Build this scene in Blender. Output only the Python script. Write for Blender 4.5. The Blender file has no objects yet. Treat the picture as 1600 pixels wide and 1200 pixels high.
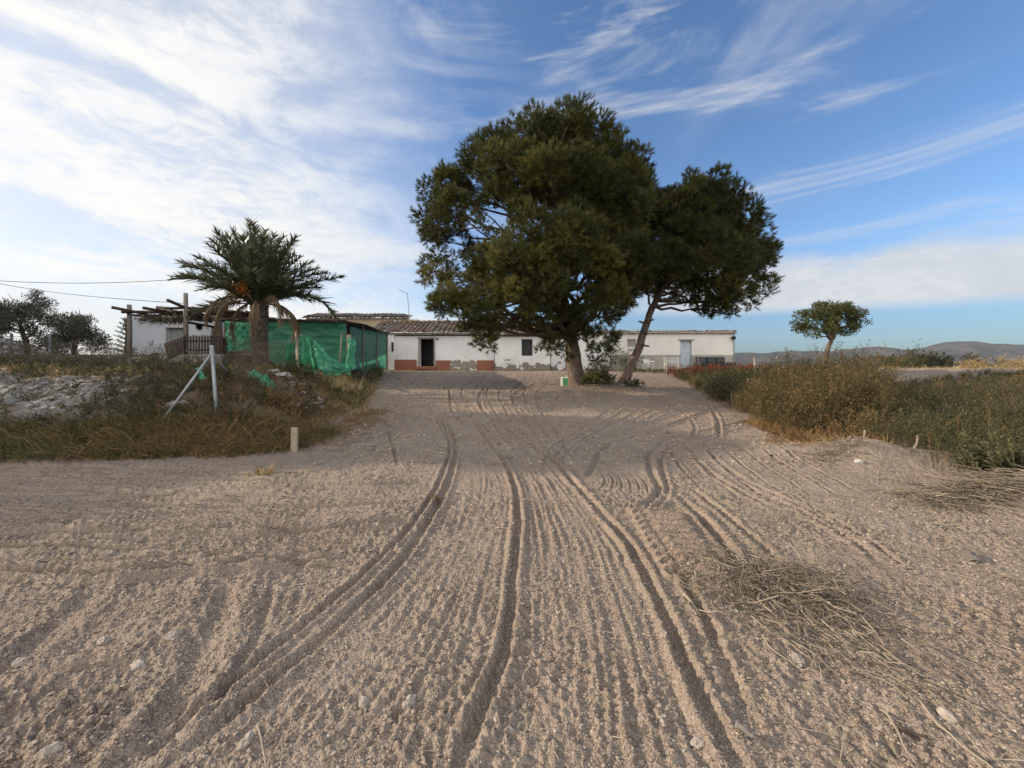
# Dry farmyard with a low white farmhouse, two pines and a palm
SUN_AZ = 84.0      # degrees to the left of the view axis
SUN_EL = 20.0
SUN_E = 2.95
SKY_STR = .15
SKY_SAT, SKY_VAL, SKY_TINT = 1.13, .64, (1.0, 1.0, 1.08)
CLOUD = 2.6
EXPO = 1.0
HAZE = .45e-4
import bpy, math, random
import numpy as np

random.seed(11)
rng = np.random.default_rng(11)
C = bpy.context.scene.collection
SC = bpy.context.scene

# ------------------------------------------------------------------ camera model of the photograph
F, CX, HZ, CZ = 620.0, 800.0, 572.0, 1.6


def P(px, py, d):
    return np.array([(px - CX) / F * d, d, CZ + (HZ - py) / F * d])


# ------------------------------------------------------------------ noise
_perm = rng.permutation(512)
_perm = np.concatenate([_perm, _perm, _perm])
_ga = rng.uniform(0, 2 * np.pi, 512)
_gx, _gy = np.cos(_ga), np.sin(_ga)


def pn(x, y):
    xi = np.floor(x).astype(np.int64)
    yi = np.floor(y).astype(np.int64)
    fx, fy = x - xi, y - yi
    u = fx * fx * fx * (fx * (fx * 6 - 15) + 10)
    v = fy * fy * fy * (fy * (fy * 6 - 15) + 10)

    def g(ix, iy, dx, dy):
        h = _perm[(_perm[ix & 511] + iy) & 511]
        return _gx[h] * dx + _gy[h] * dy
    a = g(xi, yi, fx, fy)
    b = g(xi + 1, yi, fx - 1, fy)
    c = g(xi, yi + 1, fx, fy - 1)
    d = g(xi + 1, yi + 1, fx - 1, fy - 1)
    return ((a + u * (b - a)) + v * ((c + u * (d - c)) - (a + u * (b - a)))) * 1.5


def fbm(x, y, o=4, lac=2.03, gain=0.5):
    s = 0
    a = 1.0
    for i in range(o):
        s = s + a * pn(x + 17.3 * i, y - 9.1 * i)
        x, y, a = x * lac, y * lac, a * gain
    return s


def sstep(t):
    t = np.clip(t, 0, 1)
    return t * t * (3 - 2 * t)


# ------------------------------------------------------------------ terrain
_ty = np.arange(-60, 400, 0.25)
_tz = np.interp(_ty, [-60, -10, 0, 2, 6, 10, 14, 20, 24, 28, 34, 45, 70, 120, 400],
                [-.6, -.25, 0, .07, .29, .49, .72, 1.05, 1.2, 1.30, 1.36, 1.40, 1.42, 1.3, 1.0])
_k = np.ones(9) / 9
_tz = np.convolve(np.pad(_tz, 4, mode='edge'), _k, mode='valid')


def zroad(y):
    return np.interp(y, _ty, _tz)


LEDGE = np.array([(-200, 4.2), (-30, 5.1), (-7, 5.55), (-4.4, 5.75), (-3.4, 6.05), (-3.1, 6.8), (-3.5, 9.4),
                  (-4.9, 14.7), (-8.4, 26.5), (-8.9, 30), (-9, 300), (-300, 300)])
REDGE = np.array([(6.4, -60), (5.6, 0), (5.3, 2), (5.15, 4), (5.1, 4.8), (4.9, 6.3), (4.8, 7.9), (5.8, 10.9),
                  (7.3, 17.4), (9, 25.5), (16, 27), (16, 300), (300, 300), (300, -60)])


def seg_dist(x, y, poly, closed=False):
    best = np.full(np.shape(x), 1e9)
    n = len(poly)
    for i in range(n if closed else n - 1):
        a, b = poly[i], poly[(i + 1) % n]
        d = b - a
        L = max(d @ d, 1e-12)
        t = np.clip(((x - a[0]) * d[0] + (y - a[1]) * d[1]) / L, 0, 1)
        best = np.minimum(best, np.hypot(x - a[0] - t * d[0], y - a[1] - t * d[1]))
    return best


def inside(x, y, poly):
    r = np.zeros(np.shape(x), bool)
    n = len(poly)
    for i in range(n):
        (x1, y1), (x2, y2) = poly[i], poly[(i + 1) % n]
        if y1 == y2:
            continue
        c = ((y1 > y) != (y2 > y)) & (x < (x2 - x1) * (y - y1) / (y2 - y1) + x1)
        r ^= c
    return r


LPOLY = np.vstack([LEDGE, [(-300, 4.0)]])


def bank_s(x, y):
    x, y = np.asarray(x, float), np.asarray(y, float)
    sl = np.where(inside(x, y, LPOLY), seg_dist(x, y, LEDGE[:10]), 0)
    sr = np.where(inside(x, y, REDGE), seg_dist(x, y, REDGE[:12]), 0)
    return sl, sr


MOUNDS = [(4.95, 5.5, .30, .55, .40), (5.7, 5.3, .12, .5, .4), (4.55, 6.0, .12, .7, .4), (5.6, 4.25, .22, .75, .4),
          (5.3, 3.75, .12, .6, .4), (2.9, 14.3, .18, 1.3, 1.1), (3.9, 14.6, .14, 1.2, 1.0),
          (1.9, 13.2, .06, 1.6, .7)]


def H0(x, y):
    x, y = np.asarray(x, float), np.asarray(y, float)
    z = zroad(np.clip(y, -59, 390))
    sl, sr = bank_s(x, y)
    wl = 2.7 + 2.2 * sstep((x + 5.2) / 2.0)
    z = z + np.maximum(1.40 - z, 0) * sstep(sl / wl) + np.maximum(1.40 - z, 0) * sstep(sr / 9.0)
    amp = sstep(sl / 1.5) + sstep(sr / 1.5)
    z = z + amp * 0.09 * fbm(x * .9, y * .9, 3) * np.exp(-np.maximum(np.hypot(x, y) - 30, 0) / 40)
    for mx, my, h, rx, ry in MOUNDS:
        z = z + h * np.exp(-((x - mx) / rx) ** 2 - ((y - my) / ry) ** 2)
    terr = sstep((y - 14.3) / .9) * sstep((27 - y) / 3) * sstep((x + 26) / 3) * sstep((-10.6 - x) / .9)
    z = z + np.maximum(2.03 - z, 0) * terr
    r = np.hypot(x, y)
    z = z - 9 * sstep((r - 80) / 900)
    return z


def Hs(x, y):
    return float(H0(np.array([x]), np.array([y]))[0])


def G(px, py, dmax=60):
    """point where the ray through photo pixel meets the base terrain"""
    d = np.concatenate([np.arange(1.0, 12, .02), np.arange(12, dmax, .1)])
    x = (px - CX) / F * d
    z = CZ + (HZ - py) / F * d
    h = H0(x, d)
    k = np.argmax(z <= h)
    if z[k] > h[k]:
        k = len(d) - 1
    return np.array([x[k], d[k], h[k]])


def on_ground(px, py, sink=0.0):
    g = G(px, py)
    g[2] -= sink
    return g


# ------------------------------------------------------------------ mesh collector
class MB:
    def __init__(s):
        s.v, s.f, s.t, s.n = [], [], [], 0

    def add(s, v, f, tint=0.5):
        v = np.asarray(v, float).reshape(-1, 3)
        f = np.asarray(f, np.int64)
        s.v.append(v)
        s.f.append(f + s.n)
        t = np.asarray(tint, float)
        s.t.append(np.full(len(v), float(t)) if t.ndim == 0 else t)
        s.n += len(v)
        return s

    def box(s, c, size, rz=0, rx=0, ry=0, tint=.5):
        c, h = np.asarray(c, float), np.asarray(size, float) / 2
        v = np.array([(i, j, k) for i in (-1, 1) for j in (-1, 1) for k in (-1, 1)], float) * h
        v = v @ rot(rx, ry, rz).T + c
        f = [(0, 1, 3, 2), (4, 6, 7, 5), (0, 4, 5, 1), (2, 3, 7, 6), (0, 2, 6, 4), (1, 5, 7, 3)]
        return s.add(v, f, tint)

    def bar(s, a, b, w, h=None, tint=.5):
        """square bar from a to b"""
        return s.tube([a, b], [w / 2 * 1.41] * 2, 4, tint, cap=True, roll=math.pi / 4, flat=(h or w) / w)

    def tube(s, pts, rad, sides=8, tint=.5, cap=True, roll=0, flat=1):
        p = np.asarray(pts, float)
        r = np.full(len(p), rad, float) if np.ndim(rad) == 0 else np.asarray(rad, float)
        n = len(p)
        tg = np.gradient(p, axis=0)
        tg /= np.linalg.norm(tg, axis=1)[:, None] + 1e-12
        up = np.array([0, 0, 1.0]) if abs(tg[0][2]) < .9 else np.array([0, 1.0, 0])
        V = []
        a = np.linspace(0, 2 * np.pi, sides, endpoint=False) + roll
        for i in range(n):
            sx = np.cross(tg[i], up)
            sx /= np.linalg.norm(sx) + 1e-12
            sy = np.cross(sx, tg[i])
            up = sy
            V.append(p[i] + r[i] * (np.cos(a)[:, None] * sx + flat * np.sin(a)[:, None] * sy))
        V = np.vstack(V)
        i = np.arange(n - 1)[:, None] * sides
        j = np.arange(sides)[None]
        k = (j + 1) % sides
        f = np.stack([i + j, i + k, i + sides + k, i + sides + j], -1).reshape(-1, 4)
        s.add(V, f, tint)
        if cap:
            b = s.n - len(V)
            for o in (0, (n - 1) * sides):
                q = np.arange(sides) + b + o
                s.f.append(np.array([q[::-1] if o == 0 else q]))
        return s

    def grid(s, V, tint=.5):
        """V: (m, n, 3)"""
        m, n, _ = V.shape
        i = np.arange(m - 1)[:, None] * n
        j = np.arange(n - 1)[None]
        f = np.stack([i + j, i + j + 1, i + n + j + 1, i + n + j], -1).reshape(-1, 4)
        return s.add(V.reshape(-1, 3), f, tint)

    def lathe(s, c, prof, sides=16, tint=.5, axis=None):
        c = np.asarray(c, float)
        a = np.linspace(0, 2 * np.pi, sides + 1)
        V = np.array([[(r * math.cos(t), r * math.sin(t), z) for t in a] for r, z in prof])
        if axis is not None:
            V = V @ np.asarray(axis).T
        return s.grid(V + c, tint)

    def build(s, name, mat, parent=None, smooth=False, origin=None, mods=()):
        v = np.vstack(s.v)
        o = bpy.data.objects.new(name, bpy.data.meshes.new(name))
        if parent is not None:
            org = np.array(PWORLD.get(parent.name, (0, 0, 0)))
        elif origin is not None:
            org = np.asarray(origin, float)
            o.location = org
        else:
            org = np.zeros(3)
        v = v - org
        me = o.data
        me.vertices.add(len(v))
        me.vertices.foreach_set('co', v.astype(np.float32).ravel())
        tot = np.concatenate([np.full(len(f), f.shape[1]) for f in s.f])
        me.loops.add(int(tot.sum()))
        me.loops.foreach_set('vertex_index', np.concatenate([f.ravel() for f in s.f]).astype(np.int32))
        me.polygons.add(len(tot))
        me.polygons.foreach_set('loop_start', np.concatenate([[0], np.cumsum(tot)[:-1]]).astype(np.int32))
        at = me.attributes.new('tint', 'FLOAT', 'POINT')
        at.data.foreach_set('value', np.concatenate(s.t).astype(np.float32))
        me.polygons.foreach_set('use_smooth', np.full(len(tot), smooth))
        me.update(calc_edges=True)
        me.validate()
        if mat:
            me.materials.append(mat)
        C.objects.link(o)
        if parent is not None:
            o.parent = parent
        PWORLD[o.name] = tuple(org)
        for m in mods:
            md = o.modifiers.new(m[0], m[0])
            for k, val in m[1].items():
                setattr(md, k, val)
        return o


PWORLD = {}
BEV = lambda w, s=2: ('BEVEL', dict(width=w, segments=s, limit_method='ANGLE'))


def rot(rx, ry, rz):
    cx, sx, cy, sy, cz, sz = math.cos(rx), math.sin(rx), math.cos(ry), math.sin(ry), math.cos(rz), math.sin(rz)
    X = np.array([[1, 0, 0], [0, cx, -sx], [0, sx, cx]])
    Y = np.array([[cy, 0, sy], [0, 1, 0], [-sy, 0, cy]])
    Z = np.array([[cz, -sz, 0], [sz, cz, 0], [0, 0, 1]])
    return Z @ Y @ X


def tag(o, label=None, cat=None, group=None, kind=None):
    if label:
        o['label'] = label
    if cat:
        o['category'] = cat
    if group:
        o['group'] = group
    if kind:
        o['kind'] = kind
    return o


def thing(name, label, cat, loc, group=None):
    o = bpy.data.objects.new(name, None)
    o.empty_display_size = .2
    o.location = tuple(float(q) for q in loc)
    C.objects.link(o)
    PWORLD[o.name] = tuple(o.location)
    return tag(o, label, cat, group)


# ------------------------------------------------------------------ materials
def mat_new(name):
    m = bpy.data.materials.new(name)
    m.use_nodes = True
    nt = m.node_tree
    b = nt.nodes['Principled BSDF']
    return m, nt, b


def N(nt, typ, **kw):
    n = nt.nodes.new(typ)
    for k, v in kw.items():
        if k in n.inputs:
            n.inputs[k].default_value = v
        else:
            setattr(n, k, v)
    return n


def ramp(nt, fac, stops, interp='LINEAR'):
    r = nt.nodes.new('ShaderNodeValToRGB')
    r.color_ramp.interpolation = interp
    el = r.color_ramp.elements
    while len(el) < len(stops):
        el.new(.5)
    for e, (p, c) in zip(el, stops):
        e.position = p
        e.color = (*c, 1) if len(c) == 3 else c
    nt.links.new(fac, r.inputs[0])
    return r.outputs[0]


def mixc(nt, fac, a, b, mode='MIX'):
    m = nt.nodes.new('ShaderNodeMix')
    m.data_type = 'RGBA'
    m.blend_type = mode
    for s, v in ((m.inputs[0], fac), (m.inputs[6], a), (m.inputs[7], b)):
        if hasattr(v, 'is_output'):
            nt.links.new(v, s)
        elif isinstance(v, (int, float)):
            s.default_value = v
        else:
            s.default_value = (*v, 1)
    return m.outputs[2]


def math_n(nt, op, a, b=None, c=None, clamp=False):
    m = nt.nodes.new('ShaderNodeMath')
    m.operation = op
    m.use_clamp = clamp
    for i, v in enumerate((a, b, c)):
        if v is None:
            continue
        if hasattr(v, 'is_output'):
            nt.links.new(v, m.inputs[i])
        else:
            m.inputs[i].default_value = v
    return m.outputs[0]


def noise(nt, co, scale, detail=4, rough=.55, dist=0):
    n = nt.nodes.new('ShaderNodeTexNoise')
    n.inputs['Scale'].default_value = scale
    n.inputs['Detail'].default_value = detail
    n.inputs['Roughness'].default_value = rough
    n.inputs['Distortion'].default_value = dist
    if co is not None:
        nt.links.new(co, n.inputs['Vector'])
    return n.outputs['Fac']


def bump(nt, b, h, strength, dist):
    n = nt.nodes.new('ShaderNodeBump')
    n.inputs['Strength'].default_value = strength
    n.inputs['Distance'].default_value = dist
    nt.links.new(h, n.inputs['Height'])
    nt.links.new(n.outputs[0], b.inputs['Normal'])


def pos(nt):
    return nt.nodes.new('ShaderNodeNewGeometry').outputs['Position']


def attr(nt, name):
    n = nt.nodes.new('ShaderNodeAttribute')
    n.attribute_name = name
    return n.outputs['Fac']


def mat_simple(name, c1, c2, scale=6, rough=.8, metal=0, bmp=.3, bdist=.01, detail=5):
    m, nt, b = mat_new(name)
    co = pos(nt)
    f = noise(nt, co, scale, detail)
    nt.links.new(ramp(nt, f, [(.3, c1), (.7, c2)]), b.inputs['Base Color'])
    b.inputs['Roughness'].default_value = rough
    b.inputs['Metallic'].default_value = metal
    if bmp:
        bump(nt, b, noise(nt, co, scale * 4, 4), bmp, bdist)
    return m


def mat_leaf(name, stops, transl=.25, rough=.6):
    m, nt, b = mat_new(name)
    t = attr(nt, 'tint')
    col = ramp(nt, t, stops)
    nt.links.new(col, b.inputs['Base Color'])
    b.inputs['Roughness'].default_value = rough
    b.inputs['Specular IOR Level'].default_value = .25
    tr = nt.nodes.new('ShaderNodeBsdfTranslucent')
    nt.links.new(col, tr.inputs[0])
    mx = nt.nodes.new('ShaderNodeMixShader')
    mx.inputs[0].default_value = transl
    nt.links.new(b.outputs[0], mx.inputs[1])
    nt.links.new(tr.outputs[0], mx.inputs[2])
    nt.links.new(mx.outputs[0], nt.nodes['Material Output'].inputs[0])
    return m


def mat_ground():
    m, nt, b = mat_new('dry_soil')
    co = pos(nt)
    big = noise(nt, co, .35, 4)
    mid = noise(nt, co, 3.0, 5)
    fine = noise(nt, co, 60, 4, .65)
    grit = nt.nodes.new('ShaderNodeTexVoronoi')
    grit.inputs['Scale'].default_value = 90
    nt.links.new(co, grit.inputs['Vector'])
    soil = ramp(nt, mid, [(.3, (.198, .160, .130)), (.5, (.275, .226, .185)), (.75, (.34, .288, .24))])
    soil = mixc(nt, ramp(nt, big, [(.42, (0, 0, 0)), (.62, (.7, .7, .7))]), soil, (.225, .165, .135))
    soil = mixc(nt, ramp(nt, noise(nt, co, 11, 5, .7), [(.55, (0, 0, 0)), (.70, (.55, .55, .55))]), soil, (.14, .105, .085))
    # grains of pale and dark gravel
    grain = ramp(nt, grit.outputs['Color'], [(.25, (.16, .125, .10)), (.5, (.28, .22, .175)), (.78, (.40, .335, .275)),
                                             (.95, (.52, .47, .42))])
    soil = mixc(nt, .42, soil, grain)
    soil = mixc(nt, math_n(nt, 'MULTIPLY', fine, .35), soil, (.35, .275, .21))
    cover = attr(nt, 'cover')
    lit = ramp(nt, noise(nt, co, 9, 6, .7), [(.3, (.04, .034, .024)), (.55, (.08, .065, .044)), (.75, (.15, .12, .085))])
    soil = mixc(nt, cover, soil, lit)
    chalk = ramp(nt, noise(nt, co, 5, 6, .7), [(.3, (.13, .125, .12)), (.5, (.27, .265, .265)), (.7, (.43, .425, .42))])
    ck = math_n(nt, 'MULTIPLY', attr(nt, 'chalk'),
                ramp(nt, noise(nt, co, 4.0, 8, .75), [(.45, (0, 0, 0)), (.55, (1, 1, 1))]))
    soil = mixc(nt, ck, soil, chalk)
    far = attr(nt, 'farland')
    soil = mixc(nt, far, soil, ramp(nt, noise(nt, co, .05, 5), [(.35, (.13, .12, .06)), (.6, (.28, .21, .14))]))
    nt.links.new(soil, b.inputs['Base Color'])
    b.inputs['Roughness'].default_value = .95
    b.inputs['Specular IOR Level'].default_value = .1
    h = math_n(nt, 'ADD', math_n(nt, 'MULTIPLY', fine, 1.0), math_n(nt, 'MULTIPLY', grit.outputs['Distance'], -.6))
    h = math_n(nt, 'ADD', h, math_n(nt, 'MULTIPLY', noise(nt, co, 22, 4, .6), 1.6))
    bump(nt, b, h, .9, .018)
    return m


def mat_stucco(name, base, patch_h, patch_amt, patch_col=((.20, .17, .145), (.33, .28, .24)), lower=None):
    """whitewash; the coat has fallen off in patches, mostly below patch_h (world z)"""
    m, nt, b = mat_new(name)
    co = pos(nt)
    sep = nt.nodes.new('ShaderNodeSeparateXYZ')
    nt.links.new(co, sep.inputs[0])
    n1 = noise(nt, co, 1.6, 6, .62)
    col = ramp(nt, noise(nt, co, .9, 6, .65), [(.3, tuple(c * .88 for c in base)), (.55, base), (.8, tuple(min(1, c * 1.06) for c in base))])
    # rain streaks
    mp = nt.nodes.new('ShaderNodeMapping')
    mp.inputs['Scale'].default_value = (5, 5, .35)
    nt.links.new(co, mp.inputs[0])
    st = ramp(nt, noise(nt, mp.outputs[0], 1.0, 5, .6), [(.52, (0, 0, 0)), (.72, (1, 1, 1))])
    col = mixc(nt, math_n(nt, 'MULTIPLY', st, .18), col, (.42, .37, .31))
    dz = math_n(nt, 'SUBTRACT', sep.outputs[2], patch_h)
    e = math_n(nt, 'SUBTRACT', n1, math_n(nt, 'MULTIPLY', dz, .30))
    pm = ramp(nt, e, [(.60 - patch_amt, (0, 0, 0)), (.625 - patch_amt, (1, 1, 1))])
    pc = ramp(nt, noise(nt, co, 7, 5, .7), [(.35, patch_col[0]), (.65, patch_col[1])])
    if lower:
        lm = ramp(nt, math_n(nt, 'ADD', math_n(nt, 'MULTIPLY', noise(nt, co, 3, 4), .08), math_n(nt, 'SUBTRACT', lower[0], sep.outputs[2])),
                  [(.0, (0, 0, 0)), (.06, (1, 1, 1))])
        col = mixc(nt, lm, col, ramp(nt, noise(nt, co, 2, 5), [(.3, lower[1]), (.7, lower[2])]))
    col = mixc(nt, pm, col, pc)
    chips = ramp(nt, noise(nt, co, 9, 3, .5), [(.70, (0, 0, 0)), (.72, (1, 1, 1))])
    col = mixc(nt, math_n(nt, 'MULTIPLY', chips, .8), col, patch_col[1])
    nt.links.new(col, b.inputs['Base Color'])
    b.inputs['Roughness'].default_value = .92
    h = math_n(nt, 'SUBTRACT', noise(nt, co, 14, 5, .6), math_n(nt, 'MULTIPLY', pm, 1.2))
    bump(nt, b, h, .6, .03)
    return m


def mat_tiles():
    m, nt, b = mat_new('old_clay_tiles')
    co = pos(nt)
    t = attr(nt, 'tint')
    col = ramp(nt, t, [(0, (.10, .06, .042)), (.35, (.17, .105, .07)), (.6, (.22, .16, .115)), (.8, (.20, .18, .155)), (1, (.36, .33, .28))])
    li = ramp(nt, noise(nt, co, 5, 6, .7), [(.48, (0, 0, 0)), (.62, (1, 1, 1))])
    col = mixc(nt, math_n(nt, 'MULTIPLY', li, .5), col, (.22, .20, .17))
    nt.links.new(col, b.inputs['Base Color'])
    b.inputs['Roughness'].default_value = .95
    return m


def mat_brick():
    m, nt, b = mat_new('red_plinth')
    co = pos(nt)
    mp = nt.nodes.new('ShaderNodeMapping')
    mp.inputs['Rotation'].default_value = (math.pi / 2, 0, 0)
    nt.links.new(co, mp.inputs[0])
    br = nt.nodes.new('ShaderNodeTexBrick')
    br.inputs['Scale'].default_value = 4.0
    br.inputs['Color1'].default_value = (.34, .11, .06, 1)
    br.inputs['Color2'].default_value = (.26, .085, .05, 1)
    br.inputs['Mortar'].default_value = (.30, .17, .12, 1)
    br.inputs['Mortar Size'].default_value = .012
    nt.links.new(mp.outputs[0], br.inputs['Vector'])
    col = mixc(nt, math_n(nt, 'MULTIPLY', noise(nt, co, 3, 5), .5), br.outputs[0], (.30, .16, .11))
    nt.links.new(col, b.inputs['Base Color'])
    b.inputs['Roughness'].default_value = .85
    return m


def mat_net(name, c, transl=.45, open_=.12):
    m, nt, b = mat_new(name)
    co = pos(nt)
    col = ramp(nt, noise(nt, co, 1.5, 5), [(.3, tuple(q * .75 for q in c)), (.7, c)])
    col = mixc(nt, math_n(nt, 'MULTIPLY', noise(nt, co, 7, 5, .7), .25), col, (.16, .22, .17))
    nt.links.new(col, b.inputs['Base Color'])
    b.inputs['Roughness'].default_value = .55
    tr = nt.nodes.new('ShaderNodeBsdfTranslucent')
    nt.links.new(col, tr.inputs[0])
    mx = nt.nodes.new('ShaderNodeMixShader')
    mx.inputs[0].default_value = transl
    nt.links.new(b.outputs[0], mx.inputs[1])
    nt.links.new(tr.outputs[0], mx.inputs[2])
    tp = nt.nodes.new('ShaderNodeBsdfTransparent')
    m2 = nt.nodes.new('ShaderNodeMixShader')
    m2.inputs[0].default_value = open_
    nt.links.new(mx.outputs[0], m2.inputs[1])
    nt.links.new(tp.outputs[0], m2.inputs[2])
    nt.links.new(m2.outputs[0], nt.nodes['Material Output'].inputs[0])
    bump(nt, b, noise(nt, co, 3, 5), .4, .03)
    return m


def mat_bark(name, stops, sc=(6, 6, 1.6)):
    m, nt, b = mat_new(name)
    co = pos(nt)
    mp = nt.nodes.new('ShaderNodeMapping')
    mp.inputs['Scale'].default_value = sc
    nt.links.new(co, mp.inputs[0])
    n1 = noise(nt, mp.outputs[0], 2.2, 6, .7, .6)
    nt.links.new(ramp(nt, n1, stops), b.inputs['Base Color'])
    b.inputs['Roughness'].default_value = .95
    bump(nt, b, n1, 1.0, .06)
    return m


M = {}
M['ground'] = mat_ground()
M['white_door'] = mat_stucco('whitewash_house', (.86, .86, .86), 1.35, .03)
M['white_window'] = mat_stucco('whitewash_peeling', (.85, .85, .845), 1.78, .04)
M['white_out'] = mat_stucco('cream_render', (.80, .77, .72), 1.2, .02, lower=(2.38, (.30, .28, .25), (.42, .39, .34)))
M['white_left'] = mat_stucco('blue_white_render', (.60, .62, .68), 1.2, .02)
M['tan'] = mat_stucco('tan_render', (.42, .34, .24), 4.2, .05, ((.22, .17, .12), (.32, .25, .18)))
M['tiles'] = mat_tiles()
M['brick'] = mat_brick()
M['net'] = mat_net('green_shade_net', (.05, .34, .19), .35, .02)
M['net_bright'] = mat_net('bright_green_net', (.10, .50, .30), .45, .04)
M['net_thin'] = mat_net('thin_green_net', (.05, .36, .23), .4, .05)
M['wood_grey'] = mat_simple('weathered_wood', (.14, .12, .10), (.25, .22, .19), 9, .9)
M['wood_dark'] = mat_simple('dark_brown_wood', (.035, .022, .017), (.075, .05, .038), 9, .85)
M['wood_pale'] = mat_simple('pale_stake_wood', (.26, .21, .15), (.40, .33, .25), 12, .9)
M['reed'] = mat_simple('brown_reed', (.07, .04, .025), (.14, .075, .045), 7, .9, bmp=.8, bdist=.03)
M['steel'] = mat_simple('galvanised_steel', (.22, .24, .26), (.36, .37, .37), 8, .55, .35, .1)
M['rust'] = mat_simple('rusty_wire', (.10, .06, .04), (.20, .13, .09), 12, .85, .2, 0)
M['wire'] = mat_simple('dull_wire', (.12, .12, .12), (.2, .2, .2), 4, .7, .3, 0)
M['black'] = mat_simple('black_rubber', (.012, .012, .013), (.03, .03, .03), 5, .6, 0, .2)
M['leather'] = mat_simple('black_leatherette', (.010, .010, .012), (.028, .027, .028), 3, .42, 0, .4, .02)
M['blue_door'] = mat_simple('pale_blue_paint', (.42, .50, .56), (.52, .59, .64), 2.5, .6, 0, .15)
M['grey_door'] = mat_simple('grey_shutter', (.30, .31, .31), (.38, .38, .38), 3, .7, 0, .1)
M['concrete'] = mat_simple('concrete', (.26, .24, .22), (.38, .36, .33), 5, .95)
M['plastic'] = mat_simple('white_plastic', (.50, .50, .49), (.62, .62, .61), 3, .45, 0, 0)
M['green_plastic'] = mat_simple('green_plastic', (.015, .16, .05), (.025, .21, .075), 3, .4, 0, 0)
M['glass'] = mat_simple('dark_glass', (.07, .085, .09), (.13, .145, .15), 3, .12, 0, 0)
M['iron'] = mat_simple('dark_iron', (.03, .03, .03), (.07, .06, .055), 12, .7, .4, 0)
M['stone'] = mat_simple('pale_stone', (.22, .185, .155), (.40, .345, .295), 14, .9, 0, .6, .01)
M['dark_stone'] = mat_simple('dark_stone', (.09, .075, .065), (.17, .145, .125), 14, .9, 0, .6, .01)
M['rubble'] = mat_simple('white_rubble', (.32, .305, .285), (.48, .46, .435), 8, .95, 0, .6, .02)
M['gravel'] = mat_leaf('gravel_grains', [(0, (.17, .13, .105)), (.4, (.28, .22, .17)), (.75, (.38, .32, .265)), (1, (.55, .51, .46))], 0, .95)
M['bark'] = mat_bark('pine_bark', [(.3, (.055, .04, .033)), (.5, (.14, .10, .08)), (.7, (.24, .18, .145))])
M['palm_bark'] = mat_bark('palm_bark', [(.35, (.05, .04, .034)), (.5, (.13, .108, .09)), (.65, (.25, .21, .175))], (4, 4, 4))
M['twig'] = mat_leaf('dry_twigs', [(0, (.10, .08, .06)), (.5, (.245, .20, .15)), (1, (.42, .36, .28))], .1, .9)
M['pine'] = mat_leaf('pine_needles', [(0, (.018, .024, .008)), (.5, (.066, .074, .018)), (.85, (.16, .148, .036)), (1, (.21, .165, .055))], .22)
M['small_tree'] = mat_leaf('small_tree_leaves', [(0, (.035, .045, .014)), (.6, (.075, .085, .025)), (1, (.13, .115, .04))], .25)
M['olive'] = mat_leaf('olive_leaves', [(0, (.045, .048, .032)), (.6, (.10, .10, .07)), (1, (.15, .145, .105))], .25)
M['palm'] = mat_leaf('palm_leaflets', [(0, (.034, .042, .022)), (.6, (.078, .088, .046)), (1, (.14, .145, .08))], .22, .4)
M['palm_dead'] = mat_leaf('dead_palm_leaflets', [(0, (.10, .07, .045)), (1, (.24, .17, .11))], .25, .8)
M['fruit'] = mat_leaf('orange_dates', [(0, (.30, .09, .015)), (1, (.50, .17, .03))], 0, .6)
M['grass_dry'] = mat_leaf('dry_grass', [(0, (.16, .11, .055)), (.5, (.36, .26, .12)), (1, (.52, .42, .22))], .3, .8)
M['grass_brown'] = mat_leaf('brown_grass', [(0, (.09, .058, .03)), (.5, (.23, .14, .065)), (1, (.40, .27, .13))], .3, .8)
M['grass_green'] = mat_leaf('olive_grass', [(0, (.05, .055, .022)), (.5, (.10, .105, .04)), (1, (.20, .18, .08))], .3, .75)
M['weed_olive'] = mat_leaf('olive_weeds', [(0, (.045, .05, .022)), (.5, (.09, .095, .038)), (.85, (.15, .14, .055)), (1, (.22, .18, .08))], .3, .75)
M['weed_brown'] = mat_leaf('seeding_weeds', [(0, (.05, .047, .022)), (.4, (.095, .082, .034)), (.8, (.165, .112, .052)), (1, (.26, .165, .08))], .3, .75)
M['weed_dark'] = mat_leaf('dark_green_weeds', [(0, (.038, .042, .022)), (.5, (.075, .08, .04)), (.8, (.12, .105, .055)), (1, (.18, .14, .08))], .3, .75)
M['weed_grey'] = mat_leaf('grey_dead_weeds', [(0, (.075, .06, .045)), (.5, (.14, .115, .085)), (1, (.22, .18, .135))], .2, .85)
M['weed_red'] = mat_leaf('red_weeds', [(0, (.09, .025, .018)), (.6, (.18, .05, .03)), (1, (.26, .11, .06))], .3, .75)
M['hill'] = None


def mat_hill():
    m, nt, b = mat_new('dry_hillside')
    co = pos(nt)
    n1 = noise(nt, co, .007, 9, .68)
    col = ramp(nt, n1, [(.38, (.012, .015, .013)), (.48, (.03, .03, .027)), (.57, (.075, .06, .05)), (.66, (.018, .02, .017))])
    nt.links.new(col, b.inputs['Base Color'])
    b.inputs['Roughness'].default_value = 1
    bump(nt, b, noise(nt, co, .008, 8, .65), 1.0, 60)
    return m


M['hill'] = mat_hill()

# ------------------------------------------------------------------ ground sheet with tracks
GX = lambda pts: np.array([G(*p)[:2] for p in pts])


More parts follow.
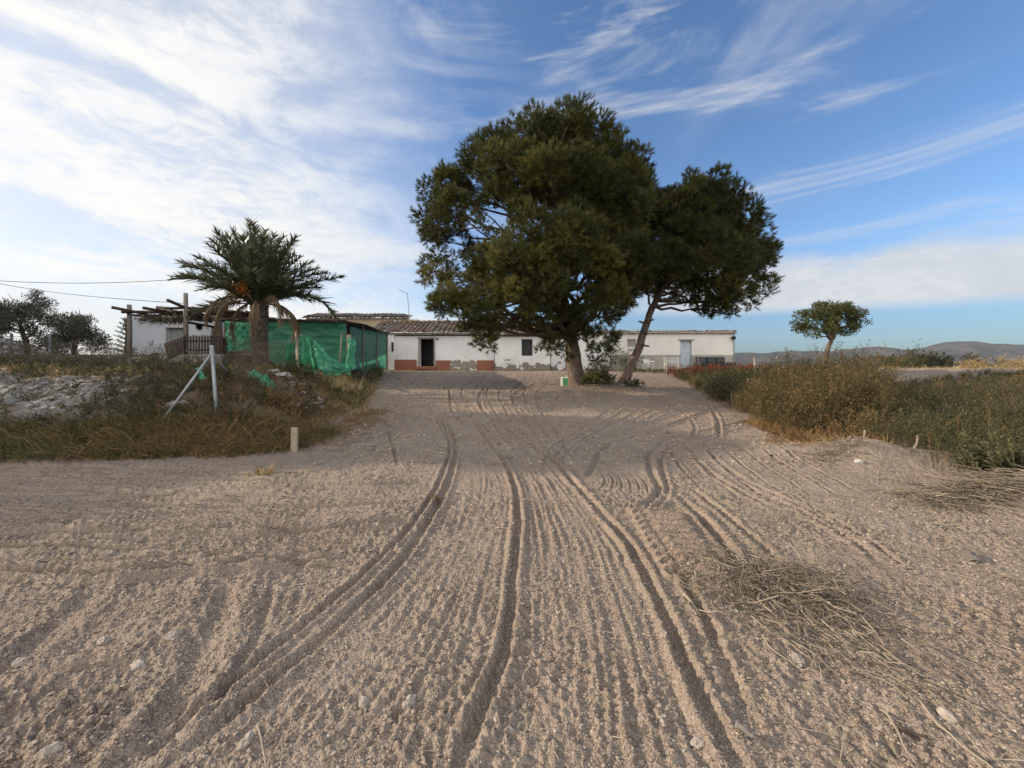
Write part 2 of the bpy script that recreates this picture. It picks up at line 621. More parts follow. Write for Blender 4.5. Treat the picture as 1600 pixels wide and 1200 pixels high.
def smooth_line(p, k=6):
    """Catmull-Rom through world points"""
    p = np.asarray(p, float)
    q = np.vstack([2 * p[0] - p[1], p, 2 * p[-1] - p[-2]])
    out = []
    for i in range(1, len(q) - 2):
        t = np.linspace(0, 1, k, endpoint=False)[:, None]
        a, b, c, d = q[i - 1], q[i], q[i + 1], q[i + 2]
        out.append(.5 * ((2 * b) + (c - a) * t + (2 * a - 5 * b + 4 * c - d) * t * t + (3 * b - a - 3 * c + d) * t ** 3))
    out.append(p[-1:])
    return np.vstack(out)


T1a = smooth_line(GX([(690, 655), (702, 690), (699, 720), (678, 770), (638, 830), (585, 882), (515, 945), (430, 1015), (340, 1090), (235, 1185), (200, 1230)]))
T1b = smooth_line(GX([(700, 662), (712, 695), (709, 725), (692, 775), (662, 830), (610, 900), (540, 968), (460, 1038), (375, 1110), (290, 1185), (250, 1230)]))
T2 = smooth_line(GX([(700, 600), (706, 630), (738, 655), (757, 682), (782, 712), (801, 750), (809, 792), (807, 850), (801, 910), (796, 970), (780, 1045), (750, 1115), (722, 1190), (705, 1250)]))
T3 = smooth_line(GX([(835, 695), (866, 722), (900, 760), (940, 805), (980, 850), (1018, 920), (1050, 990), (1078, 1060), (1112, 1130), (1150, 1200), (1175, 1250)]))
TRACKS = [  # world polyline, half width, depth, berm, (berm sides)
    (T1a, .026, .025, .018), (T1b, .030, .026, .018), (T2, .029, .031, .021), (T3, .033, .033, .028),
]


def tr(pts, w, a, b=None):
    TRACKS.append((smooth_line(GX(pts)), w * .64, a * .85, a * .5 if b is None else b))


# arcs to the right of the drive
tr([(1150, 628), (1112, 640), (1060, 660), (1000, 680), (948, 697), (930, 720), (917, 748)], .06, .045)
tr([(1180, 655), (1110, 672), (1040, 690), (1012, 710), (1016, 738), (1030, 762), (1010, 790), (975, 806)], .055, .04)
tr([(1170, 668), (1100, 684), (1050, 700), (1032, 715), (1034, 738), (1042, 764), (1022, 795), (985, 812)], .05, .035)
tr([(866, 716), (905, 693), (925, 680), (960, 660)], .04, .025)
tr([(1060, 610), (1100, 630), (1120, 655), (1123, 685)], .06, .045)
tr([(1010, 615), (1060, 640), (1085, 665), (1080, 690)], .05, .03)
tr([(1075, 700), (1100, 730), (1150, 765), (1220, 800)], .05, .03)
tr([(1100, 700), (1140, 735), (1200, 770), (1280, 800)], .05, .025)
tr([(1045, 765), (1075, 790), (1110, 830), (1150, 880), (1170, 910)], .06, .05)
tr([(1075, 760), (1120, 795), (1170, 840), (1230, 890)], .05, .04)
tr([(1000, 800), (1040, 860), (1075, 920), (1110, 990), (1150, 1080), (1200, 1190)], .045, .03)
tr([(1230, 770), (1330, 830), (1420, 890), (1510, 945), (1640, 1010)], .03, .022)
tr([(1180, 770), (1250, 800), (1330, 845), (1400, 900)], .05, .02)
# circle in front of the house
tr([(900, 592), (840, 594), (780, 600), (752, 613), (752, 636), (778, 660), (815, 685), (860, 718)], .07, .035)
tr([(905, 596), (850, 602), (815, 610), (800, 622), (815, 640), (850, 660), (905, 690)], .06, .025)
tr([(760, 588), (712, 600), (703, 618), (706, 640), (726, 665)], .06, .03)
tr([(600, 655), (612, 690), (622, 730)], .04, .025)
tr([(560, 690), (640, 700), (700, 712), (790, 716)], .05, .015)
tr([(930, 612), (990, 628), (1040, 645)], .06, .03)
tr([(640, 600), (668, 630), (700, 690)], .04, .018)
for k in range(7):     # older, shallower passes up to the house and across
    o_ = k * 13
    tr([(735 + o_ * 1.6, 592 + k), (722 + o_ * 1.5, 612), (735 + o_ * 1.4, 640), (770 + o_ * 1.3, 680), (800 + o_ * 1.2, 715)], .05, .022)
    tr([(1120 - o_ * 2.2, 625 + k * 3), (1060 - o_ * 2, 648 + k * 4), (985 - o_ * 1.6, 672 + k * 5), (925 - o_, 700 + k * 6)], .045, .024)
    tr([(1040 + o_ * 2, 690), (1052 + o_ * 2.4, 715), (1075 + o_ * 2.8, 745), (1120 + o_ * 3.2, 785)], .03, .02)
    tr([(930 + o_, 728 + k * 2), (945 + o_, 748 + k * 2), (938 + o_ * 1.2, 768 + k * 3)], .022, .018)
# tracks running to the left
tr([(-60, 830), (100, 829), (240, 832), (385, 833), (500, 830), (650, 818)], .05, .09)
tr([(-60, 890), (100, 900), (200, 902), (330, 892), (430, 885), (560, 872)], .05, .09)
tr([(-60, 768), (120, 770), (300, 783), (460, 792), (640, 790)], .06, .055)
tr([(-60, 745), (150, 748), (350, 752), (560, 760), (670, 752)], .06, .05)
tr([(100, 760), (300, 765), (480, 776), (660, 770)], .04, .02)
tr([(-60, 800), (140, 806), (330, 806), (520, 812), (640, 806)], .04, .018)
tr([(-60, 860), (150, 860), (360, 858), (540, 850)], .04, .018)
tr([(-60, 730), (150, 732), (350, 735), (560, 735)], .05, .02)
for k in range(15):
    r_ = 728 + k * 11 + 3 * math.sin(k * 5)
    tr([(-60 + 90 * (k % 3), r_), (160, r_ + 3 + 2 * math.sin(k)), (340, r_ + 5 * math.sin(k * 2.3)), (520 + 20 * (k % 4), r_ + 4)], .035, .042)
for L in TRACKS[-23:]:
    pass
# diagonals in the near left
tr([(360, 905), (335, 985), (290, 1080), (230, 1180), (200, 1240)], .11, .026, .022)
tr([(330, 910), (290, 1000), (230, 1090), (140, 1190), (100, 1240)], .06, .014)
tr([(160, 915), (110, 965), (50, 1020), (-40, 1090)], .10, .020, .016)
tr([(230, 935), (180, 990), (100, 1070), (0, 1160)], .06, .011)
tr([(430, 900), (405, 990), (355, 1080), (280, 1190)], .04, .012)
tr([(470, 905), (460, 960), (430, 1030)], .04, .010)
tr([(0, 1060), (90, 1048), (180, 1040), (290, 1045)], .05, .03)
# fine comb marks between the two right-hand ruts
s_ = np.linspace(0, 1, 40)


def resamp(L):
    dd = np.concatenate([[0], np.cumsum(np.linalg.norm(np.diff(L, axis=0), axis=1))])
    return np.stack([np.interp(s_ * dd[-1], dd, L[:, k]) for k in (0, 1)], 1)


def from_y(L, ys):
    o = np.argsort(L[:, 1])
    return np.stack([np.interp(ys, L[o, 1], L[o, 0]), ys], 1)


ys = np.linspace(1.3, 6.0, 40)
A_, B_ = from_y(T2, ys), from_y(T3, ys)
for k, q in enumerate([.12, .19, .26, .32, .40, .47, .53, .60, .66, .74, .82, .89]):
    L_ = A_ * (1 - q) + B_ * q
    L_[:, 0] += .012 * np.array([math.sin(3 * y_ + 7 * q * 9) for y_ in ys])
    TRACKS.append((L_, .013 + .007 * (k % 3), .0035 + .0015 * ((k * 7) % 3), .0025))
A2_ = from_y(T1b, ys)
for k, q in enumerate([.15, .27, .38, .5, .6, .68, .8, .9]):
    L_ = A2_ * (1 - q) + A_ * q
    L_[:, 0] += .02 * np.array([math.sin(2.3 * y_ + 5 * q * 9) for y_ in ys])
    TRACKS.append((L_, .018, .003, .002))
# chevrons of a tractor tyre
ch0, ch1 = G(1020, 800)[:2], G(1088, 905)[:2]
dirn = (ch1 - ch0) / np.linalg.norm(ch1 - ch0)
nrm = np.array([-dirn[1], dirn[0]])
Lc = np.linalg.norm(ch1 - ch0)
CHEV = []
for k in range(11):
    c = ch0 + dirn * Lc * k / 10
    CHEV.append((np.array([c - nrm * .17, c + nrm * .0 + dirn * .05, c + nrm * .17 + dirn * .10]), .026, .06, .045))
TRACKS += CHEV
for k in range(26):   # fainter tread along the inner arc
    a = 690 + k * 4.2
    c = G(1070 + 14 * math.sin(k / 6), a)[:2]
    TRACKS.append((np.array([c - [.16, 0.02], c + [.16, .02]]), .015, .018, .008))

ri = np.concatenate([np.linspace(-45, -2, 16), np.linspace(-1.7, .7, 14), .8 * np.exp(np.arange(0, 960) * .00425),
                     .8 * math.exp(960 * .00425) * np.exp(np.arange(1, 100) * .0425)])
tc = np.linspace(-1, 1, 1121)
outer = np.array([1.03, 1.08, 1.15, 1.25, 1.4, 1.6, 1.9, 2.3, 2.8, 3.5, 4.5, 6])
tc = np.concatenate([-outer[::-1], tc, outer])
Yg = np.repeat(ri[:, None], len(tc), 1)
Wg = 1.40 * np.sqrt(ri ** 2 + 1.0)
Xg = 5200 * np.tanh(Wg[:, None] * tc[None] / 5200)
Zg = H0(Xg, Yg)
step = np.gradient(Xg, axis=1)
dist = np.hypot(Xg, Yg)
near = np.exp(-np.maximum(dist - 20, 0) / 14)
sl_, sr_ = bank_s(Xg, Yg)
veg = np.maximum(sstep(sl_ / .7), sstep(sr_ / .7))


def oct_(wl, amp, dx=0.0, ax=1.0):
    """octave of clods, faded where the sheet is too coarse to carry it"""
    fade = np.clip((wl / np.abs(step) - 2.2) / 2.0, 0, 1) * near
    return amp * fade * pn((Xg + dx) / wl * ax, (Yg - dx) / wl)


wx = .06 * pn(Xg / .35, Yg / .35)
off = oct_(1.1, .020) + oct_(.42, .010, 3.1) + oct_(.17, .0075, 7.7) + oct_(.075, .0085, 1.9) + oct_(.04, .0085, 5.5) + oct_(.022, .005, 9.2)
off += .11 * pn(Xg / .5 + 9, Yg / .5) * sstep(sl_ / .8) * near + .05 * pn(Xg / .2 + 3, Yg / .2) * sstep(sl_ / .8) * near
# clods: ridged pockets
fade = np.clip((.055 / np.abs(step) - 2) / 2, 0, 1) * near
rg = 1 - np.abs(pn(Xg / .06 + 4, Yg / .06)) * 2.2
patch = .35 + .9 * sstep(.5 + .9 * pn(Xg / .8, Yg / .8))
off += fade * .011 * np.clip(rg, -1, 1) * patch
trk = np.zeros_like(Zg)
flat = np.zeros_like(Zg)
for L, w, a, b in TRACKS:
    m = w * 4.5
    x0, x1, y0, y1 = L[:, 0].min() - m, L[:, 0].max() + m, L[:, 1].min() - m, L[:, 1].max() + m
    r0, r1 = np.searchsorted(ri, y0), np.searchsorted(ri, y1)
    if r1 <= r0:
        continue
    sub = (slice(r0, r1), slice(None))
    xs, yy = Xg[sub], Yg[sub]
    msk = (xs > x0) & (xs < x1)
    if not msk.any():
        continue
    px_, py_ = xs[msk], yy[msk]
    px_ = px_ + .018 * pn(px_ / .22, py_ / .22) * min(1, w / .05)
    d = seg_dist(px_, py_, L)
    e0, e1 = np.hypot(px_ - L[0, 0], py_ - L[0, 1]), np.hypot(px_ - L[-1, 0], py_ - L[-1, 1])
    ef = sstep(np.minimum(e0, e1) / .35) if len(L) > 3 else 1
    wob = 1 + (.45 if a > .02 else 1.1) * pn(px_ / .5 + 31, py_ / .5) + (.0 if a > .02 else .6) * pn(px_ / .12, py_ / .2)
    prof = (-a * np.exp(-(d / w) ** 4) + b * np.exp(-((d - 1.9 * w) / (.75 * w)) ** 2)) * wob * ef
    t_ = trk[sub]
    t_[msk] += prof
    f_ = flat[sub]
    f_[msk] = np.maximum(f_[msk], np.exp(-(d / w) ** 2))
off *= (1 - .55 * flat) * (.62 + .75 * sstep(.5 + 1.1 * fbm(Xg / 1.3 + 2, Yg / 1.3, 2)))
Zg = Zg + off * (1 - .3 * veg) + trk * near
GROUND_XS = (Xg, Yg, Zg)
mb = MB()
mb.grid(np.stack([Xg, Yg, Zg], -1))
ground = mb.build('ground', M['ground'], smooth=True)
tag(ground, kind='structure')
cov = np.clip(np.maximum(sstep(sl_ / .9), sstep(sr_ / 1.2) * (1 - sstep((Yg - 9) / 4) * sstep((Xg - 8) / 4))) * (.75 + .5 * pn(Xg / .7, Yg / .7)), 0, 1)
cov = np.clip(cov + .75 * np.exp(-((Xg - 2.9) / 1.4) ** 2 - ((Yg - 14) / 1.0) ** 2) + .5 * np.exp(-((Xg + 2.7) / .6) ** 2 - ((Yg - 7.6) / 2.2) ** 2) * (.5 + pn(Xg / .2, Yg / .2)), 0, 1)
chalk = np.exp(-(((Xg + 8.8) / 1.75) ** 2) ** 2 - (((Yg - 7.35) / .95) ** 2) ** 2)
far = sstep((dist - 60) / 120)
for nme, arr in (('cover', cov), ('chalk', chalk), ('farland', far)):
    a_ = ground.data.attributes.new(nme, 'FLOAT', 'POINT')
    a_.data.foreach_set('value', arr.astype(np.float32).ravel())


def gz(x, y):
    """height of the finished sheet"""
    x, y = np.atleast_1d(np.asarray(x, float)), np.atleast_1d(np.asarray(y, float))
    i = np.clip(np.searchsorted(ri, y), 1, len(ri) - 1)
    i = np.where(np.abs(ri[i - 1] - y) < np.abs(ri[i] - y), i - 1, i)
    t = x / Wg[i]
    j = np.clip(np.searchsorted(tc, t), 1, len(tc) - 1)
    j = np.where(np.abs(tc[j - 1] - t) < np.abs(tc[j] - t), j - 1, j)
    return Zg[i, j]


# ------------------------------------------------------------------ far hills
prof = np.array([(-900, 530), (-500, 524), (-200, 520), (-40, 522), (20, 541), (60, 552), (200, 558), (600, 560), (1100, 558), (1150, 553), (1200, 551),
                 (1250, 549), (1300, 551), (1345, 545), (1362, 543), (1390, 547), (1430, 548), (1460, 543), (1490, 537), (1512, 534),
                 (1540, 536), (1575, 540), (1620, 541), (1750, 530), (2000, 538), (2600, 545)])
hu = np.linspace(-1.72, 1.72, 420)          # tangent of the bearing
hr = np.linspace(0, 1, 40)
U, R = np.meshgrid(hu, hr, indexing='ij')
Yh = 2300 + 1100 * R
top = np.interp(hu * F + CX, prof[:, 0], prof[:, 1])
ht = (HZ - top) / F * 2850 * 1.06 + 10
sh = np.sin(np.clip(R / .55, 0, 1) * math.pi / 2) ** 1.6 * np.clip((1.05 - R) / .5, 0, 1) ** .5
Zh = -10 + (ht[:, None]) * sh * (1 + .10 * fbm(U * 14, R * 3, 4)) + 80 * sh * (1 - np.abs(fbm(U * 22 + R * 4, R * 5, 4))) * (1 - sh)
mb = MB()
mb.grid(np.stack([U * 2850 * (.8 + .2 * Yh / 2850), Yh, Zh], -1))
tag(mb.build('hills', M['hill'], smooth=True), kind='structure')


# ------------------------------------------------------------------ plant generators
def unit(v):
    return v / (np.linalg.norm(v, axis=-1, keepdims=True) + 1e-12)


def blades(mb, root, dr, ln, wd, droop, nseg=3, tint=.5, tipw=.15):
    root, dr = np.asarray(root, float), unit(np.asarray(dr, float))
    n = len(root)
    ln, wd, droop = (np.broadcast_to(np.asarray(q, float), (n,)) for q in (ln, wd, droop))
    tint = np.broadcast_to(np.asarray(tint, float), (n,))
    side = unit(np.cross(dr, rng.normal(size=(n, 3))))
    t = np.linspace(0, 1, nseg + 1)
    p = root[:, None] + dr[:, None] * (ln[:, None] * t)[..., None]
    p[..., 2] -= (droop * ln)[:, None] * t ** 2
    w = wd[:, None] * (1 - (1 - tipw) * t ** 1.3)[None] / 2
    V = np.stack([p - side[:, None] * w[..., None], p + side[:, None] * w[..., None]], 2)   # n, s, 2, 3
    base = np.arange(n)[:, None] * (2 * (nseg + 1)) + np.arange(nseg)[None] * 2
    f = np.stack([base, base + 1, base + 3, base + 2], -1).reshape(-1, 4)
    mb.add(V.reshape(-1, 3), f, np.repeat(tint, 2 * (nseg + 1)))
    return p


def leaves(mb, c, dr, ln, wd, tint=.5):
    c, dr = np.asarray(c, float), unit(np.asarray(dr, float))
    n = len(c)
    ln, wd = (np.broadcast_to(np.asarray(q, float), (n,)) for q in (ln, wd))
    tint = np.broadcast_to(np.asarray(tint, float), (n,))
    side = unit(np.cross(dr, rng.normal(size=(n, 3))))
    a = c
    b = c + dr * ln[:, None]
    m_ = c + dr * (ln * .5)[:, None]
    V = np.stack([a, m_ + side * wd[:, None] / 2, b, m_ - side * wd[:, None] / 2], 1)
    f = (np.arange(n)[:, None] * 4 + np.arange(4)[None])
    mb.add(V.reshape(-1, 3), f, np.repeat(tint, 4))


def updir(n, spread, bias=(0, 0)):
    d = rng.normal(size=(n, 3)) * spread
    d[:, 0] += bias[0]
    d[:, 1] += bias[1]
    d[:, 2] = 1
    return unit(d)


def scatter(n, poly, dens=None):
    poly = np.asarray(poly, float)
    out = np.zeros((0, 2))
    lo, hi = poly.min(0), poly.max(0)
    while len(out) < n:
        q = rng.uniform(lo, hi, (n * 3, 2))
        q = q[inside(q[:, 0], q[:, 1], poly)]
        if dens is not None:
            q = q[rng.random(len(q)) < dens(q[:, 0], q[:, 1])]
        out = np.vstack([out, q])
    out = out[:n]
    return np.column_stack([out, gz(out[:, 0], out[:, 1]) - .01])


def tufts(mb, pts, per, h, w, spread=.35, droop=.3, r=.06, tint=None, bias=(0, 0), hvar=.35):
    n = len(pts) * per
    root = np.repeat(pts, per, 0) + np.column_stack([rng.normal(size=(n, 2)) * r, np.zeros(n)])
    hh = np.repeat(h * (1 + hvar * rng.normal(size=len(pts))).clip(.35, 2), per) * rng.uniform(.5, 1.1, n)
    t0 = np.repeat(rng.normal(.5, .22, len(pts)), per) if tint is None else np.repeat(tint, per) if np.ndim(tint) else tint
    blades(mb, root, updir(n, spread, bias), hh, w, droop * rng.uniform(.3, 1.6, n), 3, np.clip(t0 + rng.normal(0, .18, n), 0, 1))


def weeds(mb, pts, h, leafn=26, leaf=.05, lw=.022, spread=.22, branch=4, tint=None, bias=(0, 0), stemw=.008):
    """branching leafy stalks"""
    n = len(pts)
    hh = np.asarray(h) * (1 + .28 * rng.normal(size=n)).clip(.4, 1.7)
    d = updir(n, spread, bias)
    t0 = np.clip(rng.normal(.5, .22, n), 0, 1) if tint is None else np.broadcast_to(tint, (n,))
    blades(mb, pts, d, hh, stemw, .05, 2, np.clip(t0 - .1, 0, 1))
    # side branches
    nb = n * branch
    tb = rng.uniform(.2, .85, nb)
    rb = np.repeat(pts, branch, 0) + np.repeat(d * hh[:, None], branch, 0) * tb[:, None]
    db = unit(np.repeat(d, branch, 0) + rng.normal(size=(nb, 3)) * .55)
    lb = np.repeat(hh, branch) * (1 - tb) * .75
    blades(mb, rb, db, lb, stemw * .6, .05, 1, np.repeat(t0, branch))
    per = max(1, leafn // branch)
    nl = nb * per
    s = rng.uniform(.1, 1.05, nl)
    c = np.repeat(rb, per, 0) + np.repeat(db * lb[:, None], per, 0) * s[:, None] + rng.normal(size=(nl, 3)) * .015
    dl = unit(np.repeat(db, per, 0) + rng.normal(size=(nl, 3)) * .8)
    leaves(mb, c, dl, leaf * rng.uniform(.6, 1.4, nl), lw * rng.uniform(.6, 1.3, nl), np.clip(np.repeat(np.repeat(t0, branch), per) + rng.normal(0, .16, nl), 0, 1))



# ------------------------------------------------------------------ pines
def branch_curve(a, b, n=7, sag=.08, jit=.05):
    a, b = np.asarray(a, float), np.asarray(b, float)
    t = np.linspace(0, 1, n)[:, None]
    p = a + (b - a) * t
    L = np.linalg.norm(b - a)
    p[:, 2] -= (np.sin(t[:, 0] * math.pi) * sag * L)
    p[1:-1] += rng.normal(size=(n - 2, 3)) * jit * L * .5
    return p


def needle_crown(mb, clumps, dens, needles=13, nl=.17, nw=.02, sub=13, subr=.40, upb=.5, tint0=.45, hang=0):
    """clumps: list of (centre, radius). Tufts of needles on many small shoots over each clump."""
    for c, R in clumps:
        ns = max(4, int(sub * (R / 1.2) ** 1.2))
        d = unit(rng.normal(size=(ns, 3)))
        sc = c + d * R * rng.uniform(.4, .95, (ns, 1)) * np.array([1, 1, .85])
        sc[:, 2] -= 0.08 * R
        for q, dq in zip(sc, d):
            r = R * subr * rng.uniform(.65, 1.25)
            nt_ = max(6, int(dens * 4 * math.pi * r * r))
            e = unit(rng.normal(size=(nt_, 3)))
            e = e[(e @ dq > -.45)]
            nt_ = len(e)
            root = q + e * r * rng.uniform(.35, 1.05, (nt_, 1)) * np.array([1, 1, .8])
            ax = unit(e * .75 + np.array([0, 0, upb]) + rng.normal(size=(nt_, 3)) * .25)
            if hang:
                ax[:, 2] -= hang * (rng.random(nt_) < .6)
                ax = unit(ax)
            tt = np.clip(rng.normal(tint0 + .10 * (q[0] < 1.6) * (q[2] < 5.4), .17) + rng.normal(0, .10, nt_), 0, 1)  # lower-left shoots yellower: sunlit tone and cones put into the tint
            m = nt_ * needles
            rr = np.repeat(root, needles, 0) + np.repeat(ax, needles, 0) * rng.uniform(-.02, .10, (m, 1))
            dd = unit(np.repeat(ax, needles, 0) + rng.normal(size=(m, 3)) * .42)
            blades(mb, rr, dd, nl * rng.uniform(.6, 1.2, m), nw, .02, 1, np.clip(np.repeat(tt, needles) + rng.normal(0, .08, m), 0, 1), tipw=.3)


def pine(name, label, base, trunk, clumps, d0, r0, dens, **kw):
    t = thing(name, label, 'tree', base)
    pts = np.array([P(px, py, d0 + dd) for px, py, dd in trunk])
    pts[0] = base - np.array([0, 0, .25])
    pts = smooth_line(pts, 5)
    rr = r0 * np.interp(np.linspace(0, 1, len(pts)), [0, .08, .25, .6, 1], [1.45, 1.08, .92, .6, .22])
    tm = MB()
    tm.tube(pts + rng.normal(size=pts.shape) * .012, rr, 12)
    cl = [(P(px, py, d0 + dd), 1.07 * r / F * (d0 + dd)) for px, py, r, dd in clumps]
    for c, R in cl:
        k = np.argmin(np.linalg.norm(pts - (c - np.array([0, 0, .9 * R + .4])), axis=1) + (np.arange(len(pts)) < len(pts) * .33) * 9)
        b = branch_curve(pts[k], c + np.array([0, 0, R * .2]), 8, .06)
        tm.tube(b, np.linspace(min(rr[k] * .55, .11), .018, 8), 6)
        for j in range(4):
            e = c + unit(rng.normal(size=3)) * R * .8
            tm.tube(branch_curve(b[rng.integers(3, 7)], e, 5, .03), np.linspace(.03, .007, 5), 5)
    for a, b in kw.pop('stubs', []):
        tm.tube([P(*a), P(*b)], [.05, .03], 6)
    tm.build('trunk', M['bark'], t, smooth=True)
    cm = MB()
    needle_crown(cm, cl, dens, **kw)
    cm.build('crown', kw.get('mat', M['pine']), t)
    return t


big = [(870, 226, 58, -.5), (830, 218, 46, .8), (920, 218, 50, .4), (790, 262, 55, -.8), (955, 262, 52, -.3), (745, 285, 48, -.3),
       (870, 290, 70, -1.6), (700, 292, 40, .3), (985, 300, 44, 0), (690, 345, 40, -.2), (712, 328, 40, -1.0), (782, 325, 44, -1.6),
       (930, 330, 66, -1.2), (840, 370, 62, -2.4), (672, 300, 22, .2), (700, 385, 34, .3), (905, 385, 60, -2.6), (960, 395, 60, -1.5),
       (775, 418, 40, -2.2), (815, 430, 52, -2.8), (865, 425, 50, -3.0), (740, 445, 44, -1.6), (690, 425, 30, -.3), (715, 472, 36, -1.2),
       (760, 470, 42, -2.3), (800, 475, 36, -2.0), (920, 440, 52, -2.2), (965, 450, 44, -1.4), (845, 470, 40, -2.0), (900, 475, 34, -1.6),
       (750, 512, 26, -1.8), (775, 500, 24, -1.8), (950, 478, 30, -1.0), (1000, 270, 22, .2), (965, 222, 38, .2), (985, 258, 36, .2), (775, 232, 36, .2), (1022, 318, 34, .4), (990, 300, 40, .6), (1008, 345, 40, .2), (985, 425, 40, -.8),
       (880, 250, 60, 1.8), (820, 290, 40, 2.4), (940, 310, 55, 2.4), (870, 390, 50, 2.4), (960, 400, 55, 2.2), (780, 420, 50, 1.6),
       (880, 222, 50, 2.6), (720, 440, 30, 1.5), (800, 498, 26, -1.6), (735, 492, 34, -1.4), (700, 452, 30, -.5),
       (955, 470, 30, .6), (760, 490, 34, .6), (840, 450, 40, 1.2)]
pine('pine_tree', 'big spreading pine with a thick trunk, the green and white drum at its foot',
     np.array([(903 - CX) / F * 14.4, 14.4, Hs((903 - CX) / F * 14.4, 14.4)]),
     [(903, 610, 0), (899, 578, 0), (893, 540, 0), (886, 500, 0), (878, 460, .1), (870, 410, .2), (866, 340, .2), (868, 260, .2)],
     big, 14.4, .29, 40, nl=.15, nw=.014, needles=22, tint0=.46, hang=.25)
sm = [(1095, 280, 34, -.3), (1070, 298, 32, .3), (1118, 298, 32, .2), (1050, 320, 40, -.4), (1095, 330, 48, -1.0), (1140, 340, 40, -.2), (1165, 345, 26, .2),
      (1050, 375, 48, -1.0), (1110, 390, 54, -1.5), (1160, 385, 40, -.5), (1185, 410, 28, 0), (1060, 425, 42, -1.2), (1020, 400, 40, -.8), (1010, 440, 28, -.6), (1178, 350, 28, .2), (1198, 405, 24, .1), (1185, 445, 26, .3), (1150, 470, 26, .2),
      (1120, 440, 46, -.9), (1160, 435, 40, -.2), (1190, 400, 22, .4), (1100, 465, 28, -.4), (1130, 470, 24, -.2), (1122, 484, 15, -.2), (1030, 340, 40, .8),
      (1100, 350, 60, 1.8), (1150, 400, 50, 1.7), (1060, 410, 50, 1.6), (1085, 300, 40, 1.2), (1040, 455, 22, .2), (1070, 450, 26, .5)]
pine('pine_tree', 'smaller pine with a thin trunk leaning right, beside the big pine',
     np.array([(968 - CX) / F * 14.6, 14.6, Hs((968 - CX) / F * 14.6, 14.6)]),
     [(968, 611, 0), (982, 580, 0), (999, 540, 0), (1012, 500, 0), (1028, 462, 0), (1044, 420, .1), (1065, 360, .2), (1085, 300, .2)],
     sm, 14.6, .165, 40, nl=.145, nw=.014, needles=22, tint0=.36, hang=.2,
     stubs=[((1006, 520, 14.5), (1012, 522, 14.3)), ((1002, 539, 14.5), (1014, 541, 14.2)), ((1010, 503, 14.5), (1022, 499, 14.4)), ((1010, 506, 14.6), (998, 502, 14.6))])

# low sprays of the big pine hang in front of the wall
sp = MB()
bt = bpy.data.objects['pine_tree']
cl = [(P(872, 532, 13.6), .62), (P(860, 545, 13.5), .46), (P(886, 550, 13.7), .42), (P(935, 530, 14.0), .68), (P(952, 518, 14.1), .5), (P(930, 548, 13.9), .45), (P(918, 510, 13.9), .5), (P(690, 470, 13.6), .5), (P(764, 534, 12.8), .36), (P(752, 528, 12.8), .42), (P(735, 505, 12.9), .45), (P(905, 515, 14), .4), (P(768, 520, 12.9), .28)]
needle_crown(sp, cl, 44, nl=.15, nw=.014, needles=22, tint0=.5, hang=.5)
sp.build('low_sprays', M['pine'], bt)
st = MB()
for c, R in cl:
    st.tube(branch_curve(P(888, 505 + rng.uniform(-15, 25), 14.4) if c[0] > .8 else P(840, 470, 13.6), c, 7, .04), np.linspace(.05, .012, 7), 6)
st.build('low_limbs', M['bark'], bt, smooth=True)


def broad_tree(name, label, base, tips, clumps, r0, mat, leaf, lw, dens, group=None, tint0=.5):
    t = thing(name, label, 'tree', base, group)
    tm, cm = MB(), MB()
    base = np.asarray(base, float)
    main = smooth_line(np.vstack([base - [0, 0, .2], tips]), 5)
    rr = np.linspace(r0, r0 * .45, len(main))
    tm.tube(main, rr, 8)
    for c, R in clumps:
        k = rng.integers(len(main) // 2, len(main))
        b = branch_curve(main[k], c, 7, -.03, .08)
        tm.tube(b, np.linspace(rr[k] * .5, .012, 7), 5)
        for j in range(5):
            tm.tube(branch_curve(b[rng.integers(2, 7)], c + unit(rng.normal(size=3)) * R * .95, 4, 0), np.linspace(.018, .005, 4), 4)
        ns = max(6, int(16 * R))
        for q in c + unit(rng.normal(size=(ns, 3))) * R * rng.uniform(.3, .95, (ns, 1)) * [1, 1, .75]:
            r = R * rng.uniform(.22, .42)
            n = int(dens * r * r * 12)
            e = unit(rng.normal(size=(n, 3)))
            leaves(cm, q + e * r * rng.random((n, 1)) ** .5, unit(e + rng.normal(size=(n, 3)) * .6 + [0, 0, .2]), leaf * rng.uniform(.6, 1.3, n), lw,
                   np.clip(rng.normal(tint0, .12) + rng.normal(0, .15, n), 0, 1))
    tm.build('trunk', M['bark'], t, smooth=True)
    cm.build('crown', mat, t)
    return t


# far tree to the right, umbrella crown on a leaning stem
d = 29.0
broad_tree('umbrella_tree', 'lone small round-crowned tree on the right, against the far hills', np.array([(1288 - CX) / F * d, d, Hs((1288 - CX) / F * d, d)]),
           [P(1293, 546, d), P(1300, 530, d), P(1302, 515, d)],
           [(P(x, y, d + dd), r / F * d) for x, y, r, dd in [(1300, 490, 24, 0), (1270, 495, 20, -.5), (1252, 508, 15, 0), (1325, 492, 22, -.4), (1342, 500, 17, 0), (1285, 480, 16, .8),
            (1318, 478, 14, .5), (1300, 508, 22, -1), (1335, 515, 14, -.6), (1270, 516, 14, -.6), (1245, 514, 9, .3), (1352, 490, 9, .5), (1300, 488, 22, 1.6), (1315, 518, 12, .4)]],
           .2, M['small_tree'], .15, .075, 85)
